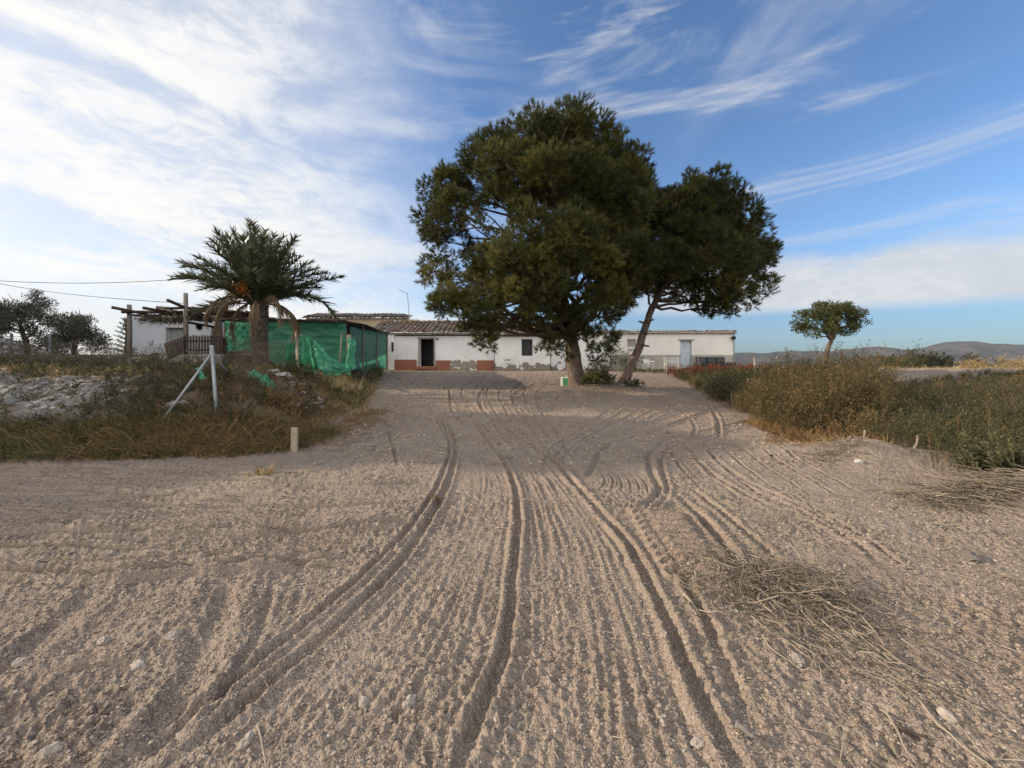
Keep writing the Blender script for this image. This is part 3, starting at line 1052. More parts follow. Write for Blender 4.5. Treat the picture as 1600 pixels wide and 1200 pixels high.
# trees at the left edge
d = 21.0
broad_tree('olive_tree', 'dark open-crowned tree cut by the left edge of the photo', np.array([(45 - CX) / F * d, d, Hs((45 - CX) / F * d, d)]),
           [P(42, 540, d), P(35, 520, d), P(30, 500, d)],
           [(P(x, y, d + dd), 1.25 * r / F * d) for x, y, r, dd in [(45, 475, 22, 0), (15, 490, 26, .3), (70, 490, 20, -.4), (-20, 480, 28, .6), (30, 505, 20, -.6), (90, 500, 14, .3), (55, 462, 12, .3),
            (-5, 515, 22, 0), (-50, 500, 30, 0), (60, 525, 16, -.3)]],
           .14, M['olive'], .11, .04, 140, tint0=.5)
d = 18.5
broad_tree('olive_tree', 'rounded grey-green bushy tree just left of the pergola', np.array([(115 - CX) / F * d, d, Hs((115 - CX) / F * d, d)]),
           [P(116, 548, d), P(118, 535, d), P(118, 520, d)],
           [(P(x, y, d + dd), 1.25 * r / F * d) for x, y, r, dd in [(115, 510, 24, 0), (95, 520, 22, -.3), (140, 518, 20, -.2), (155, 530, 14, 0), (120, 495, 15, .3), (80, 535, 18, .2), (130, 532, 20, -.6), (100, 540, 18, -.5)]],
           .11, M['olive'], .10, .04, 170, tint0=.55)
d = 23
tt = thing('conifer_sapling', 'small tiered conifer showing between the bushy tree and the left pergola post', 'tree', np.array([(192 - CX) / F * d, d, Hs((192 - CX) / F * d, d)]))
tm, cm = MB(), MB()
b0, b1 = P(194, 560, d), P(198, 497, d)
tm.tube([b0 - [0, 0, 1], b1], [.07, .02], 6)
for k in range(9):
    c = b0 + (b1 - b0) * (k + .5) / 9.5
    L = .75 * (1 - k / 11)
    for a in np.linspace(0, 2 * np.pi, 7, endpoint=False) + k:
        e = c + np.array([math.cos(a) * L, math.sin(a) * L, .22])
        tm.tube([c, e], [.015, .006], 4)
        q = c + (e - c) * rng.random((26, 1))
        blades(cm, q, unit(rng.normal(size=(26, 3)) + [math.cos(a), math.sin(a), .5]), .13, .03, 0, 1, rng.random(26) * .6 + .2)
tm.build('trunk', M['bark'], tt)
cm.build('crown', M['pine'], tt)

# ------------------------------------------------------------------ palm
d = 12.6
pb = np.array([(408 - CX) / F * d, d, Hs((408 - CX) / F * d, d)])
palm = thing('palm_tree', 'young date palm with a stubby trunk, in front of the green netting', 'tree', pb)
head = P(405, 478, d)
tm = MB()
k_ = 16
ax = np.linspace(0, 1, k_)[:, None]
line = (pb - [0, 0, .3]) * (1 - ax) + (head + [0, 0, .1]) * ax
tm.tube(line, np.interp(np.linspace(0, 1, k_), [0, .15, .7, .9, 1], [.27, .19, .165, .20, .16]), 14)
for i in range(230):       # stubs of old leaf bases in spirals
    t = .06 + .94 * i / 230
    a = i * 2.39996
    r = np.interp(t, [0, .15, .7, .9, 1], [.27, .19, .165, .20, .16])
    c = (pb - [0, 0, .3]) * (1 - t) + (head + [0, 0, .1]) * t
    o = np.array([math.cos(a), math.sin(a), 0])
    tg = np.array([-math.sin(a), math.cos(a), 0])
    z = np.array([0, 0, 1.0])
    ln = .08 + .05 * t + rng.uniform(0, .04)
    V = [c + o * (r - .02) - tg * .06 - z * .05, c + o * (r - .02) + tg * .06 - z * .05, c + o * (r + .055 + .03 * t) + tg * .04 + z * ln, c + o * (r + .055 + .03 * t) - tg * .04 + z * ln,
         c + o * (r - .02) - tg * .05 + z * ln * .8, c + o * (r - .02) + tg * .05 + z * ln * .8]
    tm.add(V, [(0, 1, 2, 3), (3, 2, 5, 4)], .5)
    tm.add([V[0], V[3], V[4]], [(0, 1, 2)]).add([V[1], V[5], V[2]], [(0, 1, 2)])
tm.build('trunk', M['palm_bark'], palm)


def frond(az, el, L, bend, dead=False, tw=0.0):
    n = 14
    t = np.linspace(0, 1, n)
    ang = el - bend * t ** 1.5
    ds = L / (n - 1)
    hr_, hz_ = np.cumsum(np.cos(ang) * ds), np.cumsum(np.sin(ang) * ds)
    o = np.array([math.cos(az), math.sin(az), 0])
    p = head + np.array([0, 0, rng.uniform(-.08, .12)]) + o * .12 + o * hr_[:, None] + np.array([0, 0, 1]) * hz_[:, None]
    m = MB()
    m.tube(p, np.linspace(.03, .006, n), 5, .55)
    tg = unit(np.gradient(p, axis=0))
    side0 = np.array([-math.sin(az), math.cos(az), 0])
    K = 54 if not dead else 46
    s = np.linspace(.14, 1.0, K)
    for sg in (-1, 1):
        q = np.stack([np.interp(s, t, p[:, k]) for k in range(3)], 1)
        g = unit(np.stack([np.interp(s, t, tg[:, k]) for k in range(3)], 1))
        up = unit(np.cross(side0, g))
        up *= np.sign(up[:, 2:3] + 1e-6) if not dead else 1
        ll = np.interp(s, [.1, .3, .7, 1], [.16, .50, .46, .22]) * rng.uniform(.85, 1.1, K)
        dr = unit(sg * side0 * (.72 if not dead else .3) + g * (.55 + .45 * s[:, None]) + up * ((.30 + .45 * rng.normal(size=(K, 1))) if not dead else 0) + rng.normal(size=(K, 3)) * .08 - np.array([0, 0, .6]) * dead)
        blades(m, q, dr, ll, .042 if not dead else .026, .06 if not dead else .3, 3, np.clip(rng.normal(.5, .17, K), 0, 1), tipw=.08)
    return m.build('dead_frond' if dead else 'frond', M['palm_dead' if dead else 'palm'], palm)


for i in range(50):
    az = i * 2.39996 + rng.uniform(-.2, .2)
    u = i / 49
    el = math.radians(88 - 62 * u ** 1.1 + rng.uniform(-6, 6))
    frond(az, el, rng.uniform(2.05, 2.5) * (1 - .22 * u), math.radians(16 + 34 * u + rng.uniform(-8, 8)))
frond(math.radians(172), math.radians(38), 2.95, math.radians(22))
frond(math.radians(170), math.radians(6), 2.2, math.radians(30))
frond(math.radians(-2), math.radians(22), 2.5, math.radians(85))
frond(math.radians(8), math.radians(30), 2.4, math.radians(20))
for az, L in ((195, 1.75), (212, 1.5), (296, 1.9), (345, 1.8), (160, 1.7), (60, 1.7), (322, 1.9)):
    o = frond(math.radians(az), math.radians(rng.uniform(5, 30)), L, math.radians(rng.uniform(112, 135)), True)
fm = MB()
for k in range(170):
    c = P(373, 450, d - .85) + rng.normal(size=3) * [.15, .1, .10]
    fm.lathe(c, [(0, -.02), (.014, -.01), (.015, .008), (0, .02)], 6, rng.random())
for k in range(26):
    c = P(373, 450, d - .85) + rng.normal(size=3) * [.12, .08, .08]
    fm.tube([head + [-.1, -.2, .1], c], .004, 3, .4)
fm.tube([head + [-.1, -.2, .1], P(373, 448, d - .85), P(372, 456, d - .85)], .02, 5, .4)
fm.build('date_cluster', M['fruit'], palm)


# ------------------------------------------------------------------ buildings
def wall(mb, x0, x1, z0, z1, y, th, holes=(), dirx=True):
    xs = sorted({x0, x1, *[h[0] for h in holes], *[h[1] for h in holes]})
    zs = sorted({z0, z1, *[h[2] for h in holes], *[h[3] for h in holes]})
    hole = lambda x, z: any(h[0] < x < h[1] and h[2] < z < h[3] for h in holes)
    nx, nz = len(xs) - 1, len(zs) - 1
    solid = [[not hole((xs[i] + xs[i + 1]) / 2, (zs[j] + zs[j + 1]) / 2) for j in range(nz)] for i in range(nx)]
    S = lambda i, j: 0 <= i < nx and 0 <= j < nz and solid[i][j]
    q = lambda *v: mb.add([(a, y + b, c) if dirx else (y + b, a, c) for a, b, c in v], [(0, 1, 2, 3)])
    for i in range(nx):
        for j in range(nz):
            if not solid[i][j]:
                continue
            a, b, c, e = xs[i], xs[i + 1], zs[j], zs[j + 1]
            q((a, 0, c), (b, 0, c), (b, 0, e), (a, 0, e))
            q((b, th, c), (a, th, c), (a, th, e), (b, th, e))
            if not S(i - 1, j):
                q((a, th, c), (a, 0, c), (a, 0, e), (a, th, e))
            if not S(i + 1, j):
                q((b, 0, c), (b, th, c), (b, th, e), (b, 0, e))
            if not S(i, j - 1):
                q((a, th, c), (b, th, c), (b, 0, c), (a, 0, c))
            if not S(i, j + 1):
                q((a, 0, e), (b, 0, e), (b, th, e), (a, th, e))


def tile_roof(x0, x1, y0, z0, y1, z1, hip=0.0, per=.36, lap=.42, hipl=0.0):
    """barrel tiles running down from (y1, z1) to the eave (y0, z0)"""
    m = MB()
    nc = int(round((x1 - x0) / per))
    L = math.hypot(y1 - y0, z1 - z0)
    nr = max(1, int(L / lap))
    sl = np.array([(y1 - y0) / L, (z1 - z0) / L])
    up = np.array([-sl[1], sl[0]])
    # under sheet
    for sgn, rad, arc in ((1, per * .33, np.linspace(0, math.pi, 7)), (-1, per * .36, np.linspace(0, -math.pi, 6))):
        for c in range(nc + (sgn > 0)):
            xc = x0 + (c + (0 if sgn > 0 else .5)) * per + rng.normal() * .012
            sag = .02 * math.sin(c * .8) + .015 * rng.normal()
            for r in range(nr + 1):
                a, b = r * lap - .03 - rng.uniform(0, .05) * (r == 0), min(L, (r + 1) * lap + .02)
                if b <= a or xc > x1 - hip * (a / L) or xc < x0 + hipl * (a / L):
                    continue
                j = rng.normal(size=3) * .009
                R0, R1 = rad * 1.08, rad * .9
                V = []
                for s, R, lift in ((a, R0, .03), (b, R1, .0)):
                    for t in arc:
                        h = math.sin(t) * R * .85 + lift + (.06 if sgn > 0 else .085) + j[1] + sag
                        V.append((xc + math.cos(t) * R + j[0], y0 + sl[0] * s + up[0] * h, z0 + sl[1] * s + up[1] * h))
                n = len(arc)
                m.grid(np.array(V).reshape(2, n, 3), np.clip(rng.normal(.5, .24), 0, 1))
    return m


def eave_mortar(x0, x1, y0, z0, per):
    m = MB()
    m.box(((x0 + x1) / 2, y0 + .04, z0 + .06), (x1 - x0, .1, .05))
    for c in range(int(round((x1 - x0) / per)) + 1):
        if rng.random() < .12:
            continue
        xc = x0 + c * per + rng.normal() * .01
        m.tube([(xc, y0 - .06 + rng.uniform(0, .03), z0 + .075), (xc, y0 + .12, z0 + .10)], [.088, .085], 9)
    return m


SY = lambda y: y / F
X = lambda px, y: (px - CX) / F * y
Z = lambda py, y: CZ + (HZ - py) / F * y

# farmhouse with the open doorway
y = 28.0
x0, x1 = X(608, y), X(772, y)
ztop = Z(522, y)
fh = thing('farmhouse', 'low whitewashed farmhouse with a clay tile roof and an open dark doorway', 'house', (x0, y, 1.3))
dx0, dx1, dz0, dz1 = X(656, y), X(678, y), 1.58, Z(529, y)
m = MB()
wall(m, x0, x1, .9, ztop, y, .4, [(dx0, dx1, dz0, dz1)])
wall(m, y + .4, 33.5, .9, ztop, x0, .35, (), False)
wall(m, y + .4, 33.5, .9, ztop, x1 - .35, .35, (), False)
wall(m, x0, x1, .9, ztop, 33.5, .35)
m.build('wall', M['white_door'], fh)
MB().box(((x0 + x1) / 2, y + 1.6, 2.3), (x1 - x0 - .75, .1, 3.0)).build('doorway_shade_panel', M['black'], fh)  # black panel added inside, gives the open doorway its deep shade
r = tile_roof(X(578, y), x1 + .1, y - .28, ztop + .02, 31.0, Z(504, 31.0))
rf = r.build('roof', M['tiles'], fh, smooth=True)
eave_mortar(X(578, y), x1 + .1, y - .28, ztop + .02, .36).build('eave_mortar', M['white_door'], rf, smooth=True)
MB().box(((X(578, y) + x1) / 2, 29.5, (ztop + Z(504, 31)) / 2 - .09), (x1 - X(578, y), math.hypot(3.1, Z(504, 31) - ztop), .08), rx=math.atan2(Z(504, 31) - ztop, 3.1)).build('roof_boarding', M['wood_dark'], fh)
MB().box(((x0 + x1) / 2, 32.4, (ztop + Z(504, 31)) / 2 - .09), (x1 - x0, math.hypot(3.0, Z(504, 31) - ztop), .08), rx=-math.atan2(Z(504, 31) - ztop, 3.0)).build('roof_boarding', M['wood_dark'], fh)
m = MB()
for k in range(int((x1 - X(578, y)) / .4)):
    xx = X(578, y) + .4 * k + .2
    m.tube([(xx - .2, 31.0, Z(503.5, 31) + .02 * rng.normal()), (xx + .22, 31.0, Z(503.5, 31) + .03)], [.13, .12], 8, np.clip(rng.normal(.5, .25), 0, 1))
m.build('ridge_tile_row', M['tiles'], rf, smooth=True)
m = MB().box(((X(578, y) + x1) / 2, y - .06, ztop + .0), (x1 - X(578, y), .12, .07))
m.build('cornice', M['white_door'], fh)
m = MB()
m.box(((dx0 - .05), y - .03, (dz0 + dz1) / 2), (.10, .10, dz1 - dz0)).box((dx1 + .045, y - .03, (dz0 + dz1) / 2), (.09, .10, dz1 - dz0)).box(((dx0 + dx1) / 2, y - .035, dz1 + .06), (dx1 - dx0 + .30, .12, .12))
m.build('door_frame', M['concrete'], fh)
MB().box(((dx0 + dx1) / 2, y - .2, 1.48), (dx1 - dx0 + .3, .5, .2)).build('doorstep', M['brick'], fh, mods=[BEV(.015)])
for a, b, zt in ((617, 651, 562), (681, 703, 563), (745, 771.5, 563)):
    MB().box(((X(a, y) + X(b, y)) / 2, y - .025, (1.1 + Z(zt, y)) / 2), (X(b, y) - X(a, y), .06, Z(zt, y) - 1.1)).build('plinth', M['brick'], fh)
m = MB()
for k in range(46):
    c = (rng.uniform(X(704, y), X(744, y)), y - .01, rng.uniform(1.3, 1.95))
    m.lathe(c, [(0, -.13), (.12, -.08), (.15, .02), (.09, .1), (0, .12)], 7, axis=rot(rng.uniform(-1, 1), rng.uniform(-1, 1), 0) * np.array([[1.1], [.35], [1]]))
m.build('bare_stonework', M['stone'], fh)
MB().box((X(612, y), y - .07, 2.45), (X(617, y) - X(608, y), .14, 2.7)).build('corner_pier', M['white_door'], fh)
MB().box((X(617, y) - .12, y - .16, 2.95), (.14, .06, .62)).build('meter_box', M['iron'], fh)
MB().box((X(683.5, y), y - .02, Z(530, y)), (.13, .03, .13)).build('wall_fitting', M['iron'], fh, mods=[BEV(.01)])

# house wing with the barred window
y = 27.6
x0, x1 = X(772.5, y) + .02, X(860, y)
ztop = Z(523, y)
wg = thing('farmhouse_wing', 'white wing with a barred window and plaster fallen off its foot', 'house', (x0, y, 1.3))
wx0, wx1, wz0, wz1 = X(815, y), X(832, y), Z(556, y), Z(530, y)
m = MB()
vh = (X(789, y), X(798, y), Z(564, y), Z(561, y))
wall(m, x0, x1, .9, ztop, y, .4, [(wx0, wx1, wz0, wz1), vh])
wall(m, y + .4, 33.5, .9, ztop, x0, .3, (), False)
wall(m, y + .4, 33.5, .9, ztop, x1 - .35, .35, (), False)
wall(m, x0, x1, .9, ztop, 33.5, .35)
m.build('wall', M['white_window'], wg)
zr1 = Z(507, 30.6)
rf = tile_roof(x0 - .05, x1 + .25, y - .28, ztop + .02, 30.6, zr1, hip=.9).build('roof', M['tiles'], wg, smooth=True)
eave_mortar(x0 - .05, x1 + .25, y - .28, ztop + .02, .36).build('eave_mortar', M['white_window'], rf, smooth=True)
MB().box(((x0 + x1) / 2 - .3, 29.1, (ztop + zr1) / 2 - .09), (x1 - x0 - .6, math.hypot(3.2, zr1 - ztop), .08), rx=math.atan2(zr1 - ztop, 3.2)).build('roof_boarding', M['wood_dark'], wg)
MB().box(((x0 + x1) / 2, y - .06, ztop), (x1 - x0, .12, .07)).build('cornice', M['white_window'], wg)
win = MB().box((wx0 + .03, y + .16, (wz0 + wz1) / 2), (.06, .06, wz1 - wz0)).box((wx1 - .03, y + .16, (wz0 + wz1) / 2), (.06, .06, wz1 - wz0)).box(((wx0 + wx1) / 2, y + .16, wz1 - .03), (wx1 - wx0 - .12, .06, .06)).box(((wx0 + wx1) / 2, y + .16, wz0 + .03), (wx1 - wx0 - .12, .06, .06)).build('window', M['wood_grey'], wg)
MB().box(((wx0 + wx1) / 2, y + .19, (wz0 + wz1) / 2), (wx1 - wx0 - .1, .01, wz1 - wz0 - .1)).build('pane', M['glass'], win)
m = MB()
for k in range(6):
    xx = wx0 + .03 + (wx1 - wx0 - .06) * k / 5
    m.tube([(xx, y + .03, wz0), (xx, y + .03, wz1)], .014, 6)
for k in range(4):
    zz = wz0 + .12 + (wz1 - wz0 - .24) * k / 3
    m.tube([(wx0, y + .045, zz), (wx1, y + .045, zz)], .014, 6)
m.build('grille', M['iron'], win)

# long outbuilding
y = 28.2
x0, x1 = X(860.5, y) + .03, X(1147, y)
ztop = Z(521, y)
ob = thing('outbuilding', 'long low outbuilding with a pale blue door and a grey painted foot', 'shed', (x0, y, 1.3))
dx0, dx1, dz0, dz1 = X(1063, y), X(1081, y), 1.42, Z(532, y)
bx0, bx1, bz0, bz1 = X(980, y), X(994, y), Z(542, y), Z(530, y)
m = MB()
xm = X(954, y)
wall(m, xm + .001, x1, .9, ztop, y, .35, [(dx0, dx1, dz0, dz1), (bx0, bx1, bz0, bz1)])
wall(m, y + .35, 33, .9, ztop - .1, x1 - .35, .35, (), False)
wall(m, x0, x1, .9, ztop - .4, 33, .35)
m.build('wall', M['white_out'], ob)
m = MB()
wall(m, x0, xm, .9, ztop, y, .35)
m.build('whitewashed_wall', M['white_window'], ob)
MB().box(((x0 + x1) / 2, 30.6, ztop - .02), (x1 - x0 + .2, 5.1, .1), rx=-.03).build('roof_slab', M['concrete'], ob)
m = MB()
for k in range(int((x1 - x0 + .2) / .3)):
    xx = x0 - .05 + .3 * k + .15
    h = .10 + .03 * rng.normal() + (.12 if rng.random() < .06 else 0)
    yaw = rng.normal() * .12
    ax_ = np.array([math.sin(yaw), math.cos(yaw), .05])
    c = np.array([xx, y - .12, ztop + .06 + h * .25])
    m.tube([c, c + ax_ * .6], [.135, .12], 8, np.clip(rng.normal(.5, .27), 0, 1))
for k in range(9):
    c = np.array([x1 - rng.uniform(.3, 3.5), y + .1, ztop + .2])
    m.box(c, (.35, .2, .08), rz=rng.uniform(-.4, .4), ry=rng.uniform(-.2, .2), tint=rng.random())
m.build('tile_row', M['tiles'], ob, smooth=True)
m = MB().box(((X(895, y) + X(930, y)) / 2, y + .6, ztop + .16), (X(930, y) - X(895, y), .9, .16))
m.build('red_roof_patch', M['brick'], ob)
dr_ = MB().box(((dx0 + dx1) / 2, y + .20, (dz0 + dz1) / 2), (dx1 - dx0, .05, dz1 - dz0))
for zz in (.28, .72):
    for s in (-1, 1):
        dr_.box(((dx0 + dx1) / 2 + s * .2, y + .168, dz0 + (dz1 - dz0) * zz), (.26, .016, (dz1 - dz0) * .34))
dr_ = dr_.build('door', M['blue_door'], ob, mods=[BEV(.008)])
MB().lathe((dx0 + .09, y + .14, dz0 + .95), [(0, -.03), (.03, -.02), (.035, 0), (.03, .02), (0, .03)], 10, axis=rot(math.pi / 2, 0, 0)).build('handle', M['iron'], dr_, smooth=True)
MB().box(((dx0 + dx1) / 2, y + .12, dz1 + .05), (dx1 - dx0 + .34, .30, .1)).build('lintel', M['concrete'], ob)
m = MB().box(((bx0 + bx1) / 2, y + .12, (bz0 + bz1) / 2), (bx1 - bx0, .06, bz1 - bz0)).build('blocked_window', M['concrete'], ob)
m = MB().box((x1 - .1, y - .12, Z(528, y)), (.26, .16, .2), rx=.4).box((x1 - .1, y - .03, Z(527, y)), (.08, .08, .08))
m.build('floodlight', M['black'], ob, mods=[BEV(.02)])
MB().tube([(x1 - .02, y - .05, ztop), (x1 - .02, y - .05, 1.2)], .03, 8).build('downpipe', M['concrete'], ob)

# taller house behind
y = 33.2
x0, x1 = X(478, y), X(638, y)
rh = thing('rear_house', 'taller tan house with a tiled roof behind the green netting', 'house', (x0, y, 1.3))
zt = Z(497.5, y)
m = MB()
wall(m, x0, x1, .9, zt, y, .35, [])
wall(m, y + .35, 37, .9, zt, x0, .35, (), False)
wall(m, y + .35, 37, .9, zt, x1 - .35, .35, (), False)
wall(m, x0, x1, .9, zt, 37, .35)
m.build('wall', M['tan'], rh)
rf = tile_roof(x0 - .2, x1 + .3, y - .3, zt + .0, 35.2, Z(492, 35.2), hip=1.2).build('roof', M['tiles'], rh, smooth=True)
MB().box(((x0 + x1) / 2, 35.1, zt - .02), (x1 - x0 - .1, 4, .1)).build('roof_slab', M['concrete'], rh)
MB().box((x1 + .5, 33.3, (Z(503, 33) + 1.3) / 2 + .1), (.9, 1.2, Z(500, 33) - 1.3)).build('chimney_stack', M['tan'], rh, mods=[BEV(.05)])

# aerial pole
ap = thing('aerial_mast', 'thin metal mast with a bent arm rising from the farmhouse roof', 'aerial', P(640, 504, 31))
MB().tube([P(640, 506, 31.0), P(636.5, 458, 31.0)], .028, 6).build('pole', M['steel'], ap)
m = MB().tube([P(636.5, 458.5, 31), P(623, 452.5, 30.9)], .02, 6)
for q in (.2, .5, .8):
    c = P(636.5, 458.5, 31) * (1 - q) + P(623, 452.5, 30.9) * q
    m.tube([c - [0, .3, 0], c + [0, .3, 0]], .008, 4)
m.build('arm', M['steel'], ap)

# left house
y = 19.2
x0, x1 = X(204, y), X(352, y)
lh = thing('left_house', 'blue-white rendered house on the left, behind the picket fence and pergola', 'house', (x0, y, 2.0))
zt = Z(494, y)
dx0, dx1, dz0, dz1 = X(261, y), X(289, y), 2.05, Z(512, y)
ex0, ex1 = X(330, y), X(346, y)
m = MB()
wall(m, x0, x1, 1.2, zt, y, .35, [(dx0, dx1, dz0, dz1), (ex0, ex1, 2.05, Z(510, y))])
wall(m, y + .35, 24, 1.2, zt, x0, .35, (), False)
wall(m, y + .35, 24, 1.2, zt, x1 - .35, .35, (), False)
wall(m, x0, x1, 1.2, zt, 24, .35)
m.build('wall', M['white_left'], lh)
MB().box(((x0 + x1) / 2, 21.8, zt + .04), (x1 - x0 - .04, 5.1, .12)).build('roof', M['concrete'], lh)
m = MB().box((dx0 - .05, y - .02, (dz0 + dz1) / 2), (.1, .08, dz1 - dz0)).box((dx1 + .05, y - .02, (dz0 + dz1) / 2), (.1, .08, dz1 - dz0)).box(((dx0 + dx1) / 2, y - .02, dz1 + .05), (dx1 - dx0 + .2, .08, .1))
m.build('door_frame', M['plastic'], lh)
m = MB().box(((dx0 + dx1) / 2, y + .16, (dz0 + dz1) / 2), (dx1 - dx0, .04, dz1 - dz0))
for k in range(13):
    m.box((dx0 + (k + .5) * (dx1 - dx0) / 13, y + .135, (dz0 + dz1) / 2), (.035, .02, dz1 - dz0 - .06))
m.build('shutter', M['grey_door'], lh)
MB().box(((ex0 + ex1) / 2, y + .2, (2.05 + Z(510, y)) / 2), (ex1 - ex0, .05, Z(510, y) - 2.05)).build('side_door', M['wood_grey'], lh)
MB().lathe((X(312, y), y - .03, Z(510.5, y)), [(0, -.03), (.11, -.03), (.15, -.01), (.15, .03)], 18, axis=rot(math.pi / 2, 0, 0)).build('wall_plate', M['iron'], lh, smooth=True)
c = np.array([X(328, 20), 20.5, zt])
ch = MB().box(c + [0, 0, .35], (.34, .34, .7)).build('chimney', M['concrete'], lh)
MB().box(c + [0, 0, .84], (.5, .5, .18)).build('chimney_cap', M['concrete'], ch, mods=[BEV(.03)])

# pergola
pg = thing('pergola', 'ramshackle pole pergola with a sagging reed cover in front of the left house', 'pergola', (X(245, 16), 16, Hs(X(245, 16), 16)))
for px, top_, y in ((202, 476, 15.9), (290, 458, 15.6), (343, 474, 16.4), (372, 482, 18.6)):
    MB().tube([(X(px, y), y, Hs(X(px, y), y) - .3), (X(px + .5, y), y, Z(top_ + 40, y)), (X(px, y), y, Z(top_, y))], [.088, .082, .075], 8).build('post', M['wood_grey'], pg, smooth=True)
for a, b in ((P(174, 480, 15.2), P(335, 511, 17.5)), (P(191, 487.5, 15.8), P(352, 486, 15.8)), (P(224, 481, 15.0), P(330, 503, 18.6)), (P(245, 480, 15.7), P(356, 481, 15.7)),
             (P(262, 469, 14.6), P(352, 503, 18.6)), (P(205, 492, 18.9), P(352, 492, 18.9)), (P(300, 481, 15.4), P(368, 497, 18.8))):
    MB().tube(branch_curve(a, b, 6, .006, .012), np.linspace(.06, .05, 6), 7).build('beam', M['wood_dark'], pg, smooth=True)
m = MB()
for (xa, xb) in ((X(238, 15.8), X(296, 15.8)), (X(296, 15.6), X(384, 15.8))):
    n = int((xb - xa) / .05)
    for k in range(n):
        xx = xa + (xb - xa) * k / n
        dz = .12 * math.sin(k * .13) + (.12 if xa > -13 else 0)
        y0 = 15.9 + rng.uniform(-.25, .3)
        m.tube(branch_curve((xx, y0, Z(487, 15.9) + dz * .5 + rng.normal() * .02), (xx + rng.normal() * .08, 18.9 + rng.uniform(-.3, .2), Z(487, 15.9) - .02 + dz + rng.normal() * .03), 4, .03, .01), .028, 4)
m.build('reed_cover', M['reed'], pg)
for px, py, y in ((232, 498, 15.7), (254, 500, 15.8), (276, 501, 15.9), (283, 497, 15.7), (245, 497, 16)):   # dry creeper under the edge
    m = MB()
    c = P(px, py, y)
    n = 120
    q = c + rng.normal(size=(n, 3)) * [.2, .15, .06]
    leaves(m, q, rng.normal(size=(n, 3)), .12, .06, rng.random(n))
    blades(m, q[:30], rng.normal(size=(30, 3)) - [0, 0, .5], .35, .02, .1, 2, rng.random(30))
    m.build('creeper', M['weed_grey'], pg)

# picket fence
y = 15.0
pf = thing('picket_fence', 'dark brown picket fence, its upright panel beside the pergola post', 'fence', (X(318, y), y, Hs(X(318, y), y)))
zb = Z(553.5, y)
m = MB()
for k in range(14):
    xx = X(290, y) + (X(348, y) - X(290, y)) * k / 13
    tp = Z(525 + rng.normal() * .5, y)
    m.box((xx, y - .03, (zb + tp) / 2), (.068, .024, tp - zb)).add([(xx - .034, y - .042, tp), (xx + .034, y - .042, tp), (xx, y - .042, tp + .05)], [(0, 1, 2)])
m.build('pickets', M['wood_dark'], pf)
for py in (533, 547):
    MB().box(((X(288, y) + X(350, y)) / 2, y, Z(py, y)), (X(350, y) - X(288, y), .034, .07)).build('rail', M['wood_dark'], pf)
MB().box((X(349, y), y + .06, (Z(527, y) + 1.6) / 2), (.09, .07, Z(527, y) - 1.6)).build('post', M['wood_dark'], pf)
pf2 = thing('picket_fence', 'broken section of dark picket fence leaning over to the left of the upright one', 'fence', (X(272, y), y, Hs(X(272, y), y)))
m = MB()
a, b = P(258, 543, y - .25), P(289, 531, y - .05)
a2, b2 = P(262, 557, y - .3), P(289, 549, y - .1)
for k in range(8):
    t = (k + .3) / 8
    lo, hi = a2 * (1 - t) + b2 * t, a * (1 - t) + b * t
    e = unit(hi - lo)
    m.bar(lo - e * .08, hi + e * .16, .064, .022)
m.build('pickets', M['wood_dark'], pf2)
for p, q in ((a, b), (a2, b2)):
    MB().bar(p + [0, .03, 0], q + [0, .03, 0], .06, .03).build('rail', M['wood_dark'], pf2)
MB().box(((X(255, y) + X(352, y)) / 2, y + .05, Z(557, y) - .1), (X(352, y) - X(255, y), .5, .34)).build('ledge', M['concrete'], pf, mods=[BEV(.03)])

# wire fence at far left
y = 17.0
wf = thing('wire_fence', 'thin wire fence with a grey post at the left edge', 'fence', (X(18, y), y, Hs(X(18, y), y)))
for px, t_ in ((18, 521), (-38, 523), (78, 524)):
    MB().tube([(X(px, y), y, Hs(X(px, y), y) - .2), (X(px, y), y, Z(t_, y))], .05, 8).build('post', M['steel'], wf)
for py in (525, 537, 551):
    MB().tube([P(-50, py, y), P(18, py + .6, y), P(80, py, y)], .012, 5).build('wire', M['wire'], wf)

# ------------------------------------------------------------------ netted shelter
sh_ = thing('netted_shelter', 'lean-to shelter with a thin dark roof, hung with green netting', 'shelter', (-9, 16, Hs(-9, 16)))
y = 15.6
for px, yy in ((352, 15.7), (447, 15.7), (540, 15.7)):
    MB().tube([(X(px, yy), yy, Hs(X(px, yy), yy) - .2), (X(px, yy), yy, Z(501, yy))], .045, 8).build('post', M['wood_grey'], sh_)
for k, (xx, yy) in enumerate(((-6.95, 18.5), (-7.5, 22), (-8.2, 26), (-11.3, 22))):
    MB().tube([(xx, yy, Hs(xx, yy) - .2), (xx, yy, 3.42 + .03 * yy - .45)], .045, 8).build('post', M['wood_grey'], sh_)
V = np.zeros((14, 30, 3))
for i, yy in enumerate(np.linspace(15.3, 26.6, 14)):
    for j, u in enumerate(np.linspace(0, 1, 30)):
        xl, xr = -11.6 - .05 * (yy - 15.3), -6.35 - .15 * (yy - 15.3)
        V[i, j] = (xl + (xr - xl) * u, yy, 3.40 + (yy - 15.3) * .035 + .03 * math.sin(u * 60) + .05 * math.sin(u * 5 + i * .7))
MB().grid(V).build('roof_sheet', M['wood_dark'], sh_, mods=[('SOLIDIFY', dict(thickness=.04))])
MB().bar(P(348, 499, 15.4), P(542, 502, 15.4), .07, .09).build('roof_beam', M['wood_dark'], sh_)


